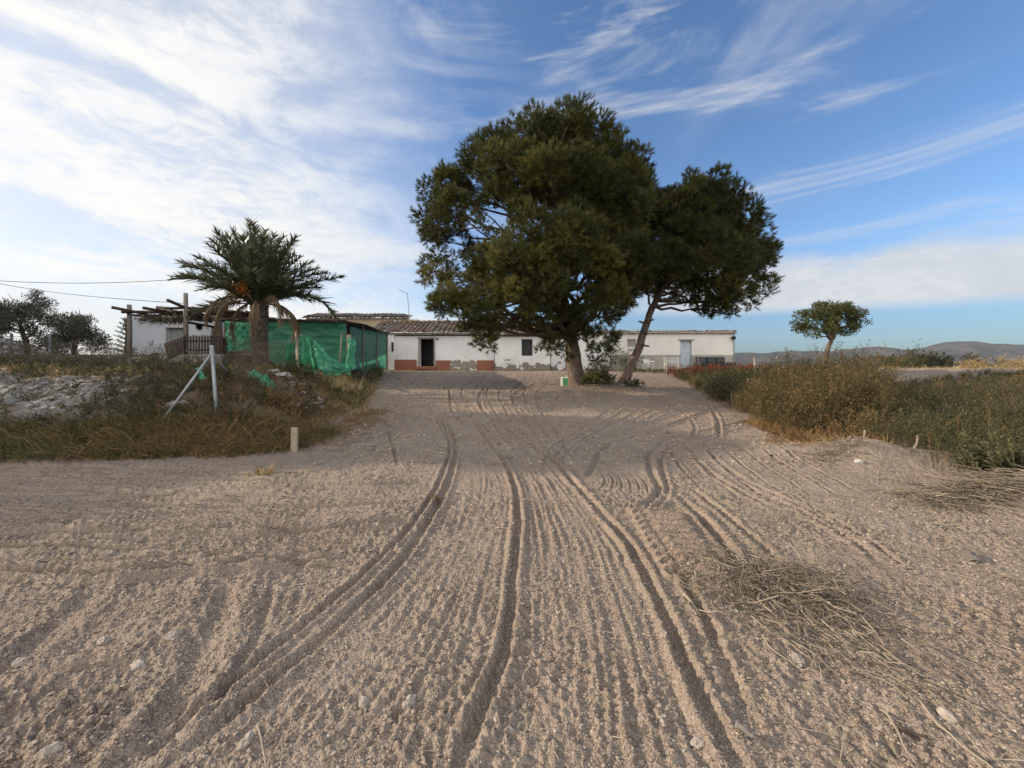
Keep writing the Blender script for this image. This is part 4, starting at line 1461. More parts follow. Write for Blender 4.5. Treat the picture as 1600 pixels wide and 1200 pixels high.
def cloth(top, bot, nu=70, nv=40, amp=.05, freq=9, wr=.03, y_=None, botn=.06):
    """hanging sheet between a top polyline and a bottom polyline (world points)"""
    top, bot = smooth_line(np.array(top), 8), smooth_line(np.array(bot), 8)
    u = np.linspace(0, 1, nu)
    A = np.stack([np.interp(u, np.linspace(0, 1, len(top)), top[:, k]) for k in range(3)], 1)
    B = np.stack([np.interp(u, np.linspace(0, 1, len(bot)), bot[:, k]) for k in range(3)], 1)
    v = np.linspace(0, 1, nv)
    V = A[:, None] * (1 - v)[None, :, None] + B[:, None] * v[None, :, None]
    uu, vv = np.meshgrid(u, v, indexing='ij')
    ph = fbm(uu * 3 + 5 * amp, vv * .7, 3)
    V[..., 1] += amp * np.sin(uu * freq * 2 * math.pi + 3 * ph) * (.15 + vv) + wr * fbm(uu * 7 + 3, vv * 6, 4)
    V[..., 0] += wr * .5 * fbm(uu * 7 + 13, vv * 5, 3)
    V[:, -1, 2] += botn * fbm(u * 9, u * 0 + 3.3, 3)
    return V


gn = tag(MB().grid(cloth([P(351, 503, 15.45), P(400, 501, 15.45), P(470, 503, 15.45), P(541, 504, 15.45)],
                         [P(353, 556, 15.4), P(395, 551, 15.45), P(430, 568, 15.4), P(480, 571, 15.5), P(541, 572, 15.5)], 140, 50, .07, 5, .05)).build('shade_net', M['net'], smooth=True),
         'long dark green shade net closing the front of the shelter behind the palm', 'netting', 'green nets on the shelter')
g2 = tag(MB().grid(cloth([P(353, 501, 15.3), P(372, 504, 15.2), P(394, 505, 15.3)], [P(352, 553, 15.2), P(372, 549, 15.15), P(394, 550, 15.3)], 50, 40, .06, 3, .07)).build('shade_net', M['net_bright'], smooth=True),
         'bright green rumpled net at the left end of the shelter, left of the palm trunk', 'netting', 'green nets on the shelter')  # light shining through this end of the net put into a brighter colour
g3 = tag(MB().grid(cloth([P(432, 555, 15.1), P(445, 537, 15.0), P(463, 536, 15.1)], [P(436, 562, 15.1), P(448, 560, 15.0), P(462, 541, 15.1)], 30, 20, .02, 2, .05)).build('shade_net', M['net_bright'], smooth=True),
         'small light green scrap of net on the dark netting, right of the palm trunk', 'netting', 'green nets on the shelter')
g4 = tag(MB().grid(cloth([(-6.75, 16.6, 3.25), (-7.0, 18.6, 3.3), (-7.5, 22, 3.5), (-8.25, 26.2, 3.72)], [(-6.8, 16.6, 1.45), (-7.05, 18.6, 1.4), (-7.6, 22, 1.4), (-8.35, 26.2, 1.35)], 80, 40, .05, 4, .05)).build('shade_net', M['net_thin'], smooth=True),
         'thin see-through green net on the right side of the shelter, beside the white wall', 'netting', 'green nets on the shelter')
# loose net swept down from a pole
dl = 13.2
MB_ = MB().grid(cloth([P(470, 520, dl), P(474, 522, dl - .05), P(482, 526, dl), P(490, 536, dl)], [P(474, 592, dl - .1), P(482, 597, dl - .15), P(490, 590, dl), P(498, 570, dl)], 60, 50, .13, 3.5, .06, botn=.14))
V = cloth([P(480, 524, dl), P(492, 532, dl - .1), P(520, 560, dl - .25), P(546, 572, dl + .1)], [P(490, 560, dl), P(500, 575, dl - .2), P(520, 588, dl - .3), P(546, 580, dl)], 70, 40, .10, 2.2, .06, botn=0)
MB_.grid(V)
V = cloth([P(503, 575, dl - .15), P(512, 578, dl - .25), P(524, 585, dl - .2)], [P(506, 607, dl - .15), P(512, 610, dl - .2), P(517, 600, dl - .15)], 30, 40, .05, 2.5, .05, botn=.08)
MB_.grid(V)
V = cloth([P(544, 527, dl + .6), P(549, 528, dl + .5), P(556, 530, dl + .6)], [P(538, 582, dl + .1), P(545, 585, dl), P(552, 576, dl + .2)], 30, 40, .06, 2.5, .05, botn=.08)
MB_.grid(V)
tag(MB_.build('loose_net', M['net_bright'], smooth=True), 'torn bright green net swept down in folds from the pole right of the palm', 'netting')
pl = tag(MB().tube([on_ground(466, 596, .2), P(463, 517, 13.2)], [.045, .04], 8).build('net_pole', M['wood_pale'], smooth=True), 'pale upright pole holding the torn green net, right of the palm', 'pole')
tag(MB().tube([(X(527, 13.6), 13.7, Hs(X(527, 13.6), 13.7) - .2), P(534, 520, 13.9)], [.035, .03], 8).build('net_pole', M['wood_grey'], smooth=True), 'slim leaning pole at the right end of the torn green net', 'pole')
# reddish wire panel below the bright net, dark things behind the thin net
y = 14.9
wp = thing('wire_fence', 'rusty red-brown wire fence panel under the bright green net, left of the palm trunk', 'fence', (X(375, y), y, Hs(X(375, y), y)))
m = MB()
for k in range(38):
    xx = X(357, y) + k * .028
    m.tube([(xx, y, 1.25), (xx, y, Z(549, y))], .007, 4)
for k in range(18):
    m.tube([(X(357, y), y + .012, 1.3 + k * .05), (X(357, y) + 1.04, y + .012, 1.3 + k * .05)], .007, 4)
m.build('mesh', M['rust'], wp)
m = MB().bar((X(356, y), y, Z(549, y)), (X(400, y), y, Z(549, y)), .04).bar((X(356, y), y, 1.2), (X(356, y), y, Z(548.6, y)), .04).bar((X(400, y), y, 1.2), (X(400, y), y, Z(548.6, y)), .04)
m.build('frame', M['rust'], wp)
y = 17.6


def bucket(px, y_, h, r, label, dx=0):
    g = np.array([X(px, y_), y_, Hs(X(px, y_), y_)])
    t = thing('bucket', label, 'bucket', g)
    MB().lathe(g, [(0, 0.01), (r * .8, .0), (r, h), (r * .96, h), (r * .75, .03), (0, .03)], 18).build('body', M['black'], t, smooth=True)
    MB().tube([g + [math.cos(a) * r, 0, h + .7 * r * math.sin(a)] for a in np.linspace(0, math.pi, 10)], .008, 5).build('handle', M['wire'], t)


bucket(559, 16.2, .42, .24, 'bigger black bucket behind the thin green net')
bucket(577, 17.2, .32, .2, 'smaller black bucket behind the thin green net, nearer the white wall')

# ------------------------------------------------------------------ steel fence post with braces, chain link
d = 7.0
fp = thing('fence_post', 'galvanised steel corner post with two sloping braces on the left bank', 'post', on_ground(340, 655))
topp = P(331, 541, d)
foot = on_ground(340, 656, .15)
MB().tube([foot, topp], .028, 12).build('post', M['steel'], fp, smooth=True)
MB().lathe(topp, [(.03, -.04), (.036, -.03), (.036, .0), (.02, .015), (0, .02)], 12).build('cap', M['steel'], fp, smooth=True)
MB().tube([on_ground(243, 664, .1), P(331, 552, d)], .022, 10).build('brace', M['steel'], fp, smooth=True)
MB().tube([P(333, 552, d), np.array([X(366, 8.4), 8.4, Hs(X(366, 8.4), 8.4) - .1])], .022, 10).build('brace', M['steel'], fp, smooth=True)
MB().tube([P(331.4, 550, d) - [0, 0, .03], P(331.4, 550, d) + [0, 0, .04]], .037, 12).build('clamp', M['steel'], fp)
cf = thing('chain_link_fence', 'sagging rusty chain-link fence running from the steel post towards the palm', 'fence', foot)
fa, fb = np.array([foot[0] + .05, 7.05, 0]), np.array([X(447, 10.2), 10.2, 0])
m = MB()
Lf = np.linalg.norm(fb - fa)
hgt = 1.12


def fpt(s, h):
    p = fa + (fb - fa) * s / Lf
    base = Hs(p[0], p[1])
    lean = .10 * math.sin(s * 2.1) + .22 * (s / Lf) * (h / hgt)
    sag = 1 - .18 * math.sin(math.pi * min(1, s / Lf)) - .1 * (s / Lf)
    return np.array([p[0] + lean * .5, p[1] - lean * .6, base + h * sag])


cell = .095
for sg in (-1, 1):
    for k in range(-int(hgt / cell), int(Lf / cell) + int(hgt / cell)):
        pts = []
        for h in np.linspace(0, hgt, 9):
            s = k * cell + (h if sg > 0 else hgt - h)
            if 0 <= s <= Lf:
                pts.append(fpt(s, h))
        if len(pts) > 1:
            m.tube(pts, .0022, 3, cap=False)
m.build('mesh', M['rust'], cf)
for h in (.02, hgt):
    MB().tube([fpt(s, h) for s in np.linspace(0, Lf, 16)], .005, 5).build('line_wire', M['wire'], cf)
# scraps and posts
d = 6.9
V = cloth([P(306, 575, d), P(312, 574, d)], [P(311, 592, d), P(321, 592, d)], 14, 20, .02, 1.5, .02, botn=.04)
tag(MB().grid(V).build('net_scrap', M['net_bright'], smooth=True), 'small strip of green net hanging from the left brace of the steel post', 'netting scrap')
g = on_ground(408, 602)
V = np.zeros((40, 24, 3))
uu, vv = np.meshgrid(np.linspace(-1, 1, 40), np.linspace(-1, 1, 24), indexing='ij')
V[..., 0], V[..., 1] = g[0] + uu * .34 + .05 * fbm(uu * 3, vv * 3, 3), g[1] + vv * .22 - .1 * uu
V[..., 2] = H0(V[..., 0], V[..., 1]) + .08 + .13 * np.clip(1 - uu ** 2 - vv ** 2 * .8, 0, 1) + .09 * fbm(uu * 4, vv * 4 + 8, 4)
tag(MB().grid(V).build('net_scrap', M['net_bright'], smooth=True), 'crumpled heap of green net on the ground by the chain-link fence', 'netting scrap')
g = on_ground(460, 706, .15)
sk = thing('wooden_stake', 'short square wooden stake at the edge of the bare drive', 'stake', g)
MB().bar(g, P(460.5, 668, g[1]), .095, .05).build('stake', M['wood_pale'], sk, mods=[BEV(.006)])


def rock(name, label, c, r, group=None, mat='rubble', sq=.6, cat='rock'):
    n, k = 14, 9
    th, ph = np.meshgrid(np.linspace(0, 2 * np.pi, n + 1), np.linspace(0, np.pi, k), indexing='ij')
    th[-1] = th[0]
    s = rng.uniform(0, 50)
    D = np.stack([np.cos(th) * np.sin(ph), np.sin(th) * np.sin(ph), np.cos(ph)], -1)
    R = r * (1 + .35 * pn(D[..., 0] * 1.6 + s, D[..., 1] * 1.6 + D[..., 2] * 1.3) + .14 * pn(D[..., 0] * 4 + s, D[..., 1] * 4 - D[..., 2] * 4))
    R[-1] = R[0]
    V = D * R[..., None] * np.array([1.25, .9, sq]) @ rot(0, rng.uniform(-.3, .3), rng.uniform(0, 3)).T
    o = MB().grid(V + c).build(name, M[mat], origin=c, smooth=False)
    return tag(o, label, cat, group)


rock('rock', 'white lump of rubble on the bank left of the steel post', on_ground(278, 632), .12)
rock('rock', 'flat pale rubble lying right of the chain-link fence, below the palm', np.array([X(440, 9.6), 9.6, Hs(X(440, 9.6), 9.6) + .03]), .26, sq=.4)
rock('rock', 'pale rubble block leaning behind the green net heap', np.array([X(425, 10.2), 10.2, Hs(X(425, 10.2), 10.2) + .08]), .2)
rock('rock', 'white stone in the grey weeds in front of the broken picket fence', np.array([X(214, 13), 13, 1.78]), .22)
rock('rock', 'white stone at the foot of the big soil mound on the right', on_ground(1341, 722), .055)

# cables
for a, b, sg, lab in ((P(-80, 434, 19), P(330, 433, 19), .012, 'upper overhead cable, sagging from the left edge to the palm'),
                      (P(-80, 428, 20), P(290, 474, 15.7), .008, 'lower overhead cable, running down to the tall pergola post')):
    t = np.linspace(0, 1, 24)[:, None]
    p = a + (b - a) * t
    p[:, 2] -= np.sin(t[:, 0] * math.pi) * sg * np.linalg.norm(b - a) * 1.8
    tag(MB().tube(p, .014, 6).build('overhead_cable', M['wire'], smooth=True), lab, 'cable')

# ------------------------------------------------------------------ drum, sofa, chairs
g = on_ground(884, 603)
dm = thing('plastic_drum', 'small square drum, white and green, at the foot of the big pine', 'drum', g)
RZ = rot(0, 0, -.42)
c = np.array([g[0], g[1] + .05, g[2] - .01])


def rb(m, off, size):
    return m.box(c + RZ @ np.asarray(off, float), size, rz=-.42)


rb(MB(), (0, 0, .17), (.31, .28, .34)).build('body', M['plastic'], dm, smooth=False, mods=[BEV(.03, 3)])
rb(MB(), (.05, -.011, .165), (.225, .272, .28)).build('green_face', M['green_plastic'], dm, mods=[BEV(.012)])
MB().lathe(c + RZ @ np.array([-.08, 0, .33]), [(.0, .05), (.035, .05), (.04, .04), (.04, 0)], 14).build('cap', M['green_plastic'], dm, smooth=True)
MB().tube([c + RZ @ np.array(q) for q in ((-.02, 0, .335), (0, 0, .375), (.08, 0, .375), (.1, 0, .335))], .014, 8).build('handle', M['plastic'], dm, smooth=True)

y = 26.6
sx0, sx1 = X(1088, y), X(1146, y)
sz = Hs((sx0 + sx1) / 2, y) - .02
sf = thing('sofa', 'worn black sofa against the outbuilding wall, right of the blue door', 'sofa', ((sx0 + sx1) / 2, y, sz))
W_ = sx1 - sx0
cxs = (sx0 + sx1) / 2
MB().box((cxs, y + .05, sz + .25), (W_ - .4, .85, .28)).build('base', M['leather'], sf, mods=[BEV(.05, 3)])
MB().box((cxs - .1, y + .52, sz + .63), (W_ - .42, .24, .70), rx=-.16).build('backrest', M['leather'], sf, mods=[BEV(.09, 4)])
for s in (-1, 1):
    MB().box((cxs + s * (W_ / 2 - .13), y + .05, sz + .38), (.25, .95, .5)).build('arm', M['leather'], sf, mods=[BEV(.09, 4)])
for k in (-1, 0, 1):
    MB().box((cxs + k * (W_ - .52) / 3, y - .02, sz + .46), ((W_ - .56) / 3, .72, .17), rz=.02 * k).build('seat_cushion', M['leather'], sf, mods=[BEV(.06, 4)])
    MB().box((cxs - .08 + k * (W_ - .6) / 3, y + .36, sz + .74), ((W_ - .66) / 3, .18, .42), rx=-.2).build('back_cushion', M['leather'], sf, mods=[BEV(.07, 4)])
for sx in (-1, 1):
    for sy in (-.3, .4):
        MB().box((cxs + sx * (W_ / 2 - .3), y + sy, sz + .06), (.07, .07, .14)).build('foot', M['wood_dark'], sf)


def plastic_chair(c, rz, label):
    t = thing('plastic_chair', label, 'chair', c, 'white plastic chairs by the outbuilding')
    R = rot(0, 0, rz)
    at = lambda x, y_, z: np.asarray(c) + R @ np.array([x, y_, z])
    MB().box(at(0, 0, .43), (.46, .44, .035), rz=rz).build('seat', M['plastic'], t, mods=[BEV(.015, 2)])
    for sx in (-1, 1):
        for sy in (-1, 1):
            MB().tube([at(sx * .24, sy * .23, 0), at(sx * .20, sy * .19, .43)], [.02, .024], 8).build('leg', M['plastic'], t, smooth=True)
        MB().tube([at(sx * .24, -.2, .43), at(sx * .26, -.2, .64), at(sx * .25, .2, .66), at(sx * .21, .24, .6)], .02, 8).build('armrest', M['plastic'], t, smooth=True)
    m = MB()
    for k in range(5):
        xx = -.16 + .08 * k
        m.bar(at(xx, .21, .45), at(xx * 1.05, .29, .80), .045, .015)
    m.tube([at(-.23, .2, .43), at(-.22, .29, .78), at(-.1, .31, .87), at(.1, .31, .87), at(.22, .29, .78), at(.23, .2, .43)], .02, 8)
    m.build('backrest', M['plastic'], t)
    return t


yy = 26.8
plastic_chair((X(1014, yy), yy, Hs(X(1014, yy), yy)), .3, 'white plastic chair left of the blue door, apart from the bench')
yy = 24.0
bn = thing('garden_bench', 'white slatted bench half hidden by weeds in front of the blue door', 'bench', (X(1052, yy), yy, Hs(X(1052, yy), yy)))
zz = Hs(X(1052, yy), yy)
m = MB()
for k in range(4):
    m.box((X(1052, yy), yy - .16 + k * .11, zz + .45), (.95, .08, .03))
m.build('seat', M['plastic'], bn)
m = MB()
for k in range(3):
    m.box((X(1052, yy), yy + .26 + .02 * k, zz + .6 + k * .12), (.95, .025, .08))
m.build('backrest', M['plastic'], bn)
for s in (-1, 1):
    for q in (-.16, .24):
        MB().bar((X(1052, yy) + s * .42, yy + q, zz - .05), (X(1052, yy) + s * .42, yy + q + (.06 if q > 0 else 0), zz + (.92 if q > 0 else .45)), .05).build('leg', M['plastic'], bn)
for px, t_, b_, yy, lab in ((1042, 560, 590, 20.5, 'pale post standing at the edge of the drive, left of the red weeds'), (1181, 558, 580, 18, 'leaning pale post among the weeds right of the outbuilding'),
                            (1214, 556, 580, 21, 'faded pale post standing in the tall weeds, left of the umbrella tree'), (1143, 612, 640, 10.6, 'thin grey stick upright in the weeds beside the drive')):
    b = np.array([X(px, yy), yy, Hs(X(px, yy), yy) - .1])
    tag(MB().tube([b, P(px - (3 if px == 1181 else 0), t_, yy)], .03 if yy > 15 else .014, 8).build('post', M['wood_pale' if yy > 15 else 'wood_grey'], smooth=True), lab, 'post')

# ------------------------------------------------------------------ ground cover and weeds
def stuff(mb, name, mat):
    return tag(mb.build(name, M[mat]), kind='stuff')


# long rank grass at the foot of the left bank
m = MB()
FOOT = [(-11, 5.5), (-7, 5.6), (-4.4, 5.8), (-3.45, 6.1), (-3.2, 6.9), (-3.4, 7.6), (-4.6, 7.0), (-7, 6.6), (-11, 6.5)]
p = scatter(1150, FOOT)
brn = sstep((p[:, 0] + 6.0) / .8) * (p[:, 0] < -3.6) * .35
tufts(m, p[rng.random(len(p)) > brn], 13, .36, .011, .65, .5, .08, bias=(.25, -.3))
stuff(m, 'bank_grass', 'grass_green')
m = MB()
p = scatter(700, [(-6.2, 5.75), (-4.4, 5.85), (-3.5, 6.2), (-3.5, 7.3), (-4.8, 7.0), (-6.4, 6.4)])
tufts(m, p, 15, .40, .010, .7, .65, .09, bias=(.15, -.35))
p = scatter(420, [(-11, 5.6), (-6, 5.65), (-4, 5.9), (-6, 6.5), (-11, 6.8)])
tufts(m, p, 11, .36, .010, .8, .6, .09, bias=(.3, -.3))
p = scatter(330, [(-3.5, 6.1), (-2.9, 6.4), (-2.7, 8), (-3.0, 10), (-3.7, 10), (-3.6, 8)], lambda x, y: .4 + .6 * (x < -3.1))
tufts(m, p, 9, .17, .008, .7, .5, .06)
p = scatter(260, [(-3.6, 6.2), (-2.5, 6.3), (-2.4, 9), (-3.0, 12), (-4.0, 12)])
tufts(m, p, 6, .07, .007, .9, .4, .06)
stuff(m, 'brown_grass', 'grass_brown')
# grass and weeds on the bank slope, thin over the chalk
m = MB()
off_chalk = lambda x, y: np.clip(1.05 - 1.15 * np.exp(-(((x + 8.8) / 1.7) ** 2) ** 2 - (((y - 7.3) / .85) ** 2) ** 2), .10, 1)
p = scatter(1300, [(-13, 6.2), (-5, 6.3), (-3.6, 7), (-3.9, 9.5), (-6, 9.5), (-13, 8.6)], off_chalk)
tufts(m, p, 9, .20, .010, .6, .45, .08)
p = scatter(1200, [(-6.2, 6.6), (-3.6, 7), (-4.4, 12), (-6, 14), (-7.6, 12)])
tufts(m, p, 10, .26, .010, .5, .4, .08)
stuff(m, 'slope_grass', 'grass_brown')
m = MB()
p = scatter(520, [(-13, 6.4), (-5, 6.5), (-3.7, 7.2), (-5, 12), (-7, 9.5), (-13, 8.6)], off_chalk)
weeds(m, p, .24, 20, .05, .022, .5, 4)
p = scatter(420, [(-7.4, 6.5), (-4.6, 6.4), (-4.6, 8.4), (-7.4, 8.6)])
weeds(m, p, .24, 22, .05, .02, .5, 5)
p = scatter(240, [(-11, 6.6), (-5.6, 6.6), (-5.6, 8.4), (-11, 8.4)], lambda x, y: (fbm(x / .6, y / .6, 2) > .1) * 1.0)
weeds(m, p, .17, 18, .04, .02, .7, 5)
stuff(m, 'slope_weeds', 'weed_dark')
# straw-coloured grass along the top of the bank
m = MB()
p = scatter(1500, [(-17, 8.7), (-6.5, 8.7), (-5.5, 9.6), (-7, 11.4), (-17, 11.4)])
tufts(m, p, 11, .20, .012, .5, .35, .08, tint=rng.normal(.75, .18, len(p)))
stuff(m, 'straw_grass', 'grass_dry')
m = MB()
p = scatter(420, [(-17, 9.0), (-6.5, 9.0), (-5.2, 10), (-7, 12), (-17, 12)])
weeds(m, p, .2, 18, .05, .025, .5, 4)
stuff(m, 'bank_top_weeds', 'weed_olive')
# grey dead weeds behind the bank
m = MB()
p = scatter(620, [(-22, 11.6), (-9.6, 11.6), (-9.4, 13.8), (-11, 14.6), (-22, 15.6)])
weeds(m, p, .62, 30, .06, .018, .5, 7, stemw=.012)
p = scatter(260, [(-30, 13), (-17, 14), (-16, 19), (-30, 24)])
weeds(m, p, .8, 30, .08, .025, .5, 7, stemw=.014)
stuff(m, 'dead_weeds', 'weed_grey')
m = MB()
p = scatter(260, [(-22, 11.0), (-9.6, 11.0), (-8.6, 13.5), (-22, 14)])
weeds(m, p, .45, 30, .06, .028, .45, 6)
stuff(m, 'green_weeds', 'weed_olive')
# weeds along the left side of the drive up to the house
m = MB()
p = scatter(800, [(-3.6, 9.6), (-4.6, 13), (-6.6, 20), (-9, 27.4), (-9.3, 27.4), (-8, 20), (-6.2, 14), (-5.2, 10.5)])
weeds(m, p, np.interp(p[:, 1], [13, 17], [.28, .42]), 26, .045, .02, .4, 5, tint=np.clip(rng.normal(.45, .2, len(p)), 0, 1))
stuff(m, 'verge_weeds', 'weed_olive')
m = MB()
p = scatter(420, [(-3.4, 9.2), (-4.6, 13.4), (-6.9, 20.5), (-8.6, 26.5), (-9.2, 27.3), (-7.6, 20), (-6, 13.5), (-4.8, 9.6)])
tufts(m, p, 10, .34, .012, .4, .35, .08)
p = scatter(40, [(-5.6, 11.6), (-4.6, 11.6), (-4.7, 12.8), (-5.6, 12.8)])
tufts(m, p, 26, .52, .013, .28, .3, .12, tint=rng.normal(.8, .1, len(p)))
stuff(m, 'verge_grass', 'grass_dry')
# fringe of low weeds before the house front
m = MB()
p = scatter(330, [(-9, 26.6), (4, 26.4), (9.5, 27), (9.5, 27.9), (-9, 27.5)])
tufts(m, p, 9, .14, .02, .8, .4, .12)
stuff(m, 'wall_foot_grass', 'grass_brown')

# the thicket on the right
EDGE = [(5.35, 4.7), (5.0, 6.3), (4.9, 7.9), (5.9, 10.9), (7.3, 17.0), (8.6, 22)]
m = MB()
p = scatter(1500, [(5.0, 6.9), (4.95, 8), (5.6, 10), (7.2, 10.8), (9.2, 10.2), (7.4, 7.8), (6.4, 6.7)])
hh = np.interp(seg_dist(p[:, 0], p[:, 1], np.array(EDGE)), [0, .5, 1.2], [.45, .8, 1.0])
weeds(m, p, hh, 34, .042, .02, .16, 6, bias=(0, 0))
stuff(m, 'seeding_weeds', 'weed_brown')
m = MB()
p = scatter(900, [(5.5, 9.6), (6.1, 12), (7.3, 17), (8.8, 22), (11, 22), (12, 17), (10, 12), (8.5, 10)])
hh = np.interp(seg_dist(p[:, 0], p[:, 1], np.array(EDGE)), [0, .6, 1.5], [.38, .6, .72]) * np.interp(p[:, 1], [11, 17], [1, .55])
weeds(m, p, hh, 32, .055, .026, .2, 6)
stuff(m, 'olive_weeds', 'weed_olive')
m = MB()
p = scatter(2100, [(5.6, 5.3), (5.3, 6.2), (6.2, 6.5), (7.0, 7.4), (8.8, 9.6), (9.6, 10.8), (12, 11.0), (15, 9.5), (14, 5)])
hh = np.interp(p[:, 1], [5, 6.5, 8, 10.5], [.42, .55, .46, .30]) * np.interp(p[:, 0], [8.5, 11], [1, .5])
hh = hh * (.75 + .5 * sstep(.5 + pn(p[:, 0] / .6, p[:, 1] / .6)))
weeds(m, p, hh, 40, .034, .013, .22, 7)
stuff(m, 'dark_weeds', 'weed_dark')
m = MB()
p = scatter(1000, [(5.35, 4.1), (5.15, 4.9), (5.4, 5.6), (5.2, 6.3), (9, 7), (12, 5.2), (12, 3.4), (6.5, 3.2)])
weeds(m, p, .42, 34, .028, .011, .35, 7)
stuff(m, 'low_weeds', 'weed_olive')
m = MB()
p = scatter(420, [(4.7, 7.0), (4.9, 6.2), (5.3, 5.6), (5.9, 6.3), (5.6, 7.4), (5.6, 8.6), (4.9, 8.4)])
tufts(m, p, 11, .30, .009, .6, .5, .07)
p = scatter(260, [(4.3, 5.8), (4.9, 5.6), (5.1, 6.6), (4.8, 7.4), (4.2, 6.6)])
tufts(m, p, 7, .10, .007, 1.1, .4, .07)
p = scatter(260, [(5.6, 8.8), (6.4, 10.2), (7.4, 14), (9, 20), (8.2, 20), (6.6, 14), (5.6, 10.6)])
tufts(m, p, 10, .3, .012, .5, .5, .08)
stuff(m, 'edge_grass', 'grass_brown')
m = MB()
p = scatter(800, [(5.4, 5.0), (5.3, 6.2), (6.4, 6.8), (8.8, 9.8), (13, 10), (13, 4.6), (6.5, 4.2)])
weeds(m, p, .60 * np.interp(p[:, 0], [8.5, 11], [1, .55]), 16, .03, .012, .3, 5, tint=np.clip(rng.normal(.7, .2, len(p)), 0, 1))
stuff(m, 'dry_stalks', 'weed_brown')
m = MB()
p = scatter(270, [(7.9, 19.0), (8.5, 22), (13, 22), (12.6, 19)])
weeds(m, p, .42, 40, .07, .03, .22, 6)
stuff(m, 'red_weeds', 'weed_red')
m = MB()
p = scatter(520, [(8.6, 22), (6.8, 24.5), (8, 26.2), (18, 26), (18, 22)])
weeds(m, p, .17, 26, .06, .03, .3, 5)
stuff(m, 'yard_weeds', 'weed_brown')
# field at the far right: sparse dry grass
m = MB()
p = scatter(1500, [(9.5, 13.5), (13, 11.5), (34, 17), (60, 40), (30, 48), (14, 30)])
tufts(m, p, 7, .13, .022, .7, .35, .16)
p = scatter(900, [(14, 22), (34, 24), (60, 46), (30, 52), (15, 32)])
tufts(m, p, 9, .3, .03, .5, .35, .2, tint=rng.normal(.65, .2, len(p)))
stuff(m, 'field_grass', 'grass_dry')


def shrub(label, px, d, h, w, mat, n, leaf, lw, name='shrub', group=None, spread=.5, tint=None, branch=7, cat='shrub'):
    x = (px - CX) / F * d
    g = np.array([x, d, float(gz(x, d)[0])])
    m = MB()
    pts = np.repeat(g[None], n, 0) + np.column_stack([rng.normal(size=(n, 2)) * w * .28, np.full(n, -.03)])
    weeds(m, pts, h * np.exp(-((pts[:, 0] - x) / (w * .7)) ** 2), 44, leaf, lw, spread, branch, tint=tint, stemw=.014)
    o = m.build(name, M[mat], origin=g)
    return tag(o, label, cat, group)


shrub('bushy dark green shrub in the thicket, in front of the umbrella tree', 1312, 11.5, .85, 1.6, 'weed_dark', 60, .07, .028)
shrub('tall wispy feathery shrub sticking out of the thicket, left of the umbrella tree', 1226, 14, 1.15, .9, 'weed_olive', 26, .06, .012, spread=.22)
shrub('grey-green shrub against the wall between the two pines', 968, 26.2, 1.5, 1.7, 'weed_dark', 60, .10, .04)
shrub('green leafy clump at the foot of the big pine, on its right side', 930, 14.1, .55, .9, 'grass_green', 55, .13, .035, spread=.6)
shrub('tiny green sprig at the foot of the leaning pine', 990, 14.2, .25, .5, 'weed_dark', 18, .08, .03)
shrub('broad dark green bush on the field horizon, under the hill summit', 1462, 28, 1.25, 3.2, 'weed_dark', 80, .14, .055)
shrub('lower green bush on the field horizon, right of the umbrella tree', 1398, 30, 1.0, 2.4, 'weed_olive', 60, .14, .05)
shrub('pale dry bush on the field horizon at the right edge', 1585, 26, .8, 2.4, 'grass_dry', 60, .12, .03)
shrub('thin upright bush on the field horizon, between two rounder bushes', 1425, 27, 1.5, .8, 'weed_olive', 22, .10, .03, spread=.2)
shrub('dry straw-coloured bush just right of the broad dark bush', 1522, 25, .65, 1.2, 'grass_dry', 34, .1, .025)
shrub('olive bush at the end of the chain-link fence, under the torn green net', 455, 11.0, .42, 1.0, 'weed_olive', 60, .055, .024)
shrub('brown dry bushy plant standing right of the steel post', 430, 7.7, .45, .5, 'weed_brown', 26, .05, .02, tint=.85)
shrub('green plant at the lower right edge of the thicket', 1570, 4.5, .34, .5, 'weed_dark', 40, .05, .03)
shrub('bluish green bush in the thicket beside the grey stick', 1132, 11.6, .7, .8, 'weed_dark', 46, .06, .024)
shrub('orange-brown seeding bush at the front of the thicket', 1325, 6.7, .62, .7, 'weed_brown', 34, .035, .015, tint=.92)
shrub('small withered weed standing alone in the drive on the left rut', 682, 4.15, .10, .10, 'weed_brown', 7, .02, .006, tint=.7, branch=4)
shrub('small dry seedling on the bare drive below the bank grass', 405, 4.9, .12, .2, 'grass_dry', 8, .03, .01)

# a belt of trees beyond the left edge of the picture, between the drive and the low sun
m = MB()
for hx, hy, zl, zh, hr_ in ((-16, 7.0, 1.6, 5.2, 1.0), (-17, 6.0, 1.4, 4.2, .9), (-16.8, 8.2, 5.0, 7.4, 1.0), (-18.6, 9.3, 5.4, 8.2, 1.0), (-20.6, 10.4, 5.6, 8.6, 1.1), (-12.2, 5.1, .5, 2.6, .7), (-15.2, 4.9, .6, 4.3, .8),
                            (-19.5, 11.6, 1.6, 7.0, 1.1), (-21.5, 13.0, 1.6, 7.4, 1.2), (-23.5, 14.6, 1.6, 7.8, 1.2), (-27, 16.8, 1.6, 8.6, 1.4), (-31, 19.2, 1.6, 9.4, 1.5), (-38, 22.5, 1.6, 11, 2)):
    g = np.array([hx, hy, Hs(hx, hy)])
    m.tube([g, [hx + .1, hy + .1, (zl + zh) / 2]], [.16, .05], 7, .1)
    for k in range(14):
        c = np.array([hx + np.clip(rng.normal(), -1.5, 1.2) * .45 * hr_, hy + np.clip(rng.normal(), -1.5, 1.5) * .45 * hr_, rng.uniform(zl + .3, zh - .3)])
        n = 1100
        e = unit(rng.normal(size=(n, 3)))
        leaves(m, c + e * rng.random((n, 1)) ** .5 * .7 * hr_, unit(e + rng.normal(size=(n, 3))), .15, .08, rng.random(n) * .8)
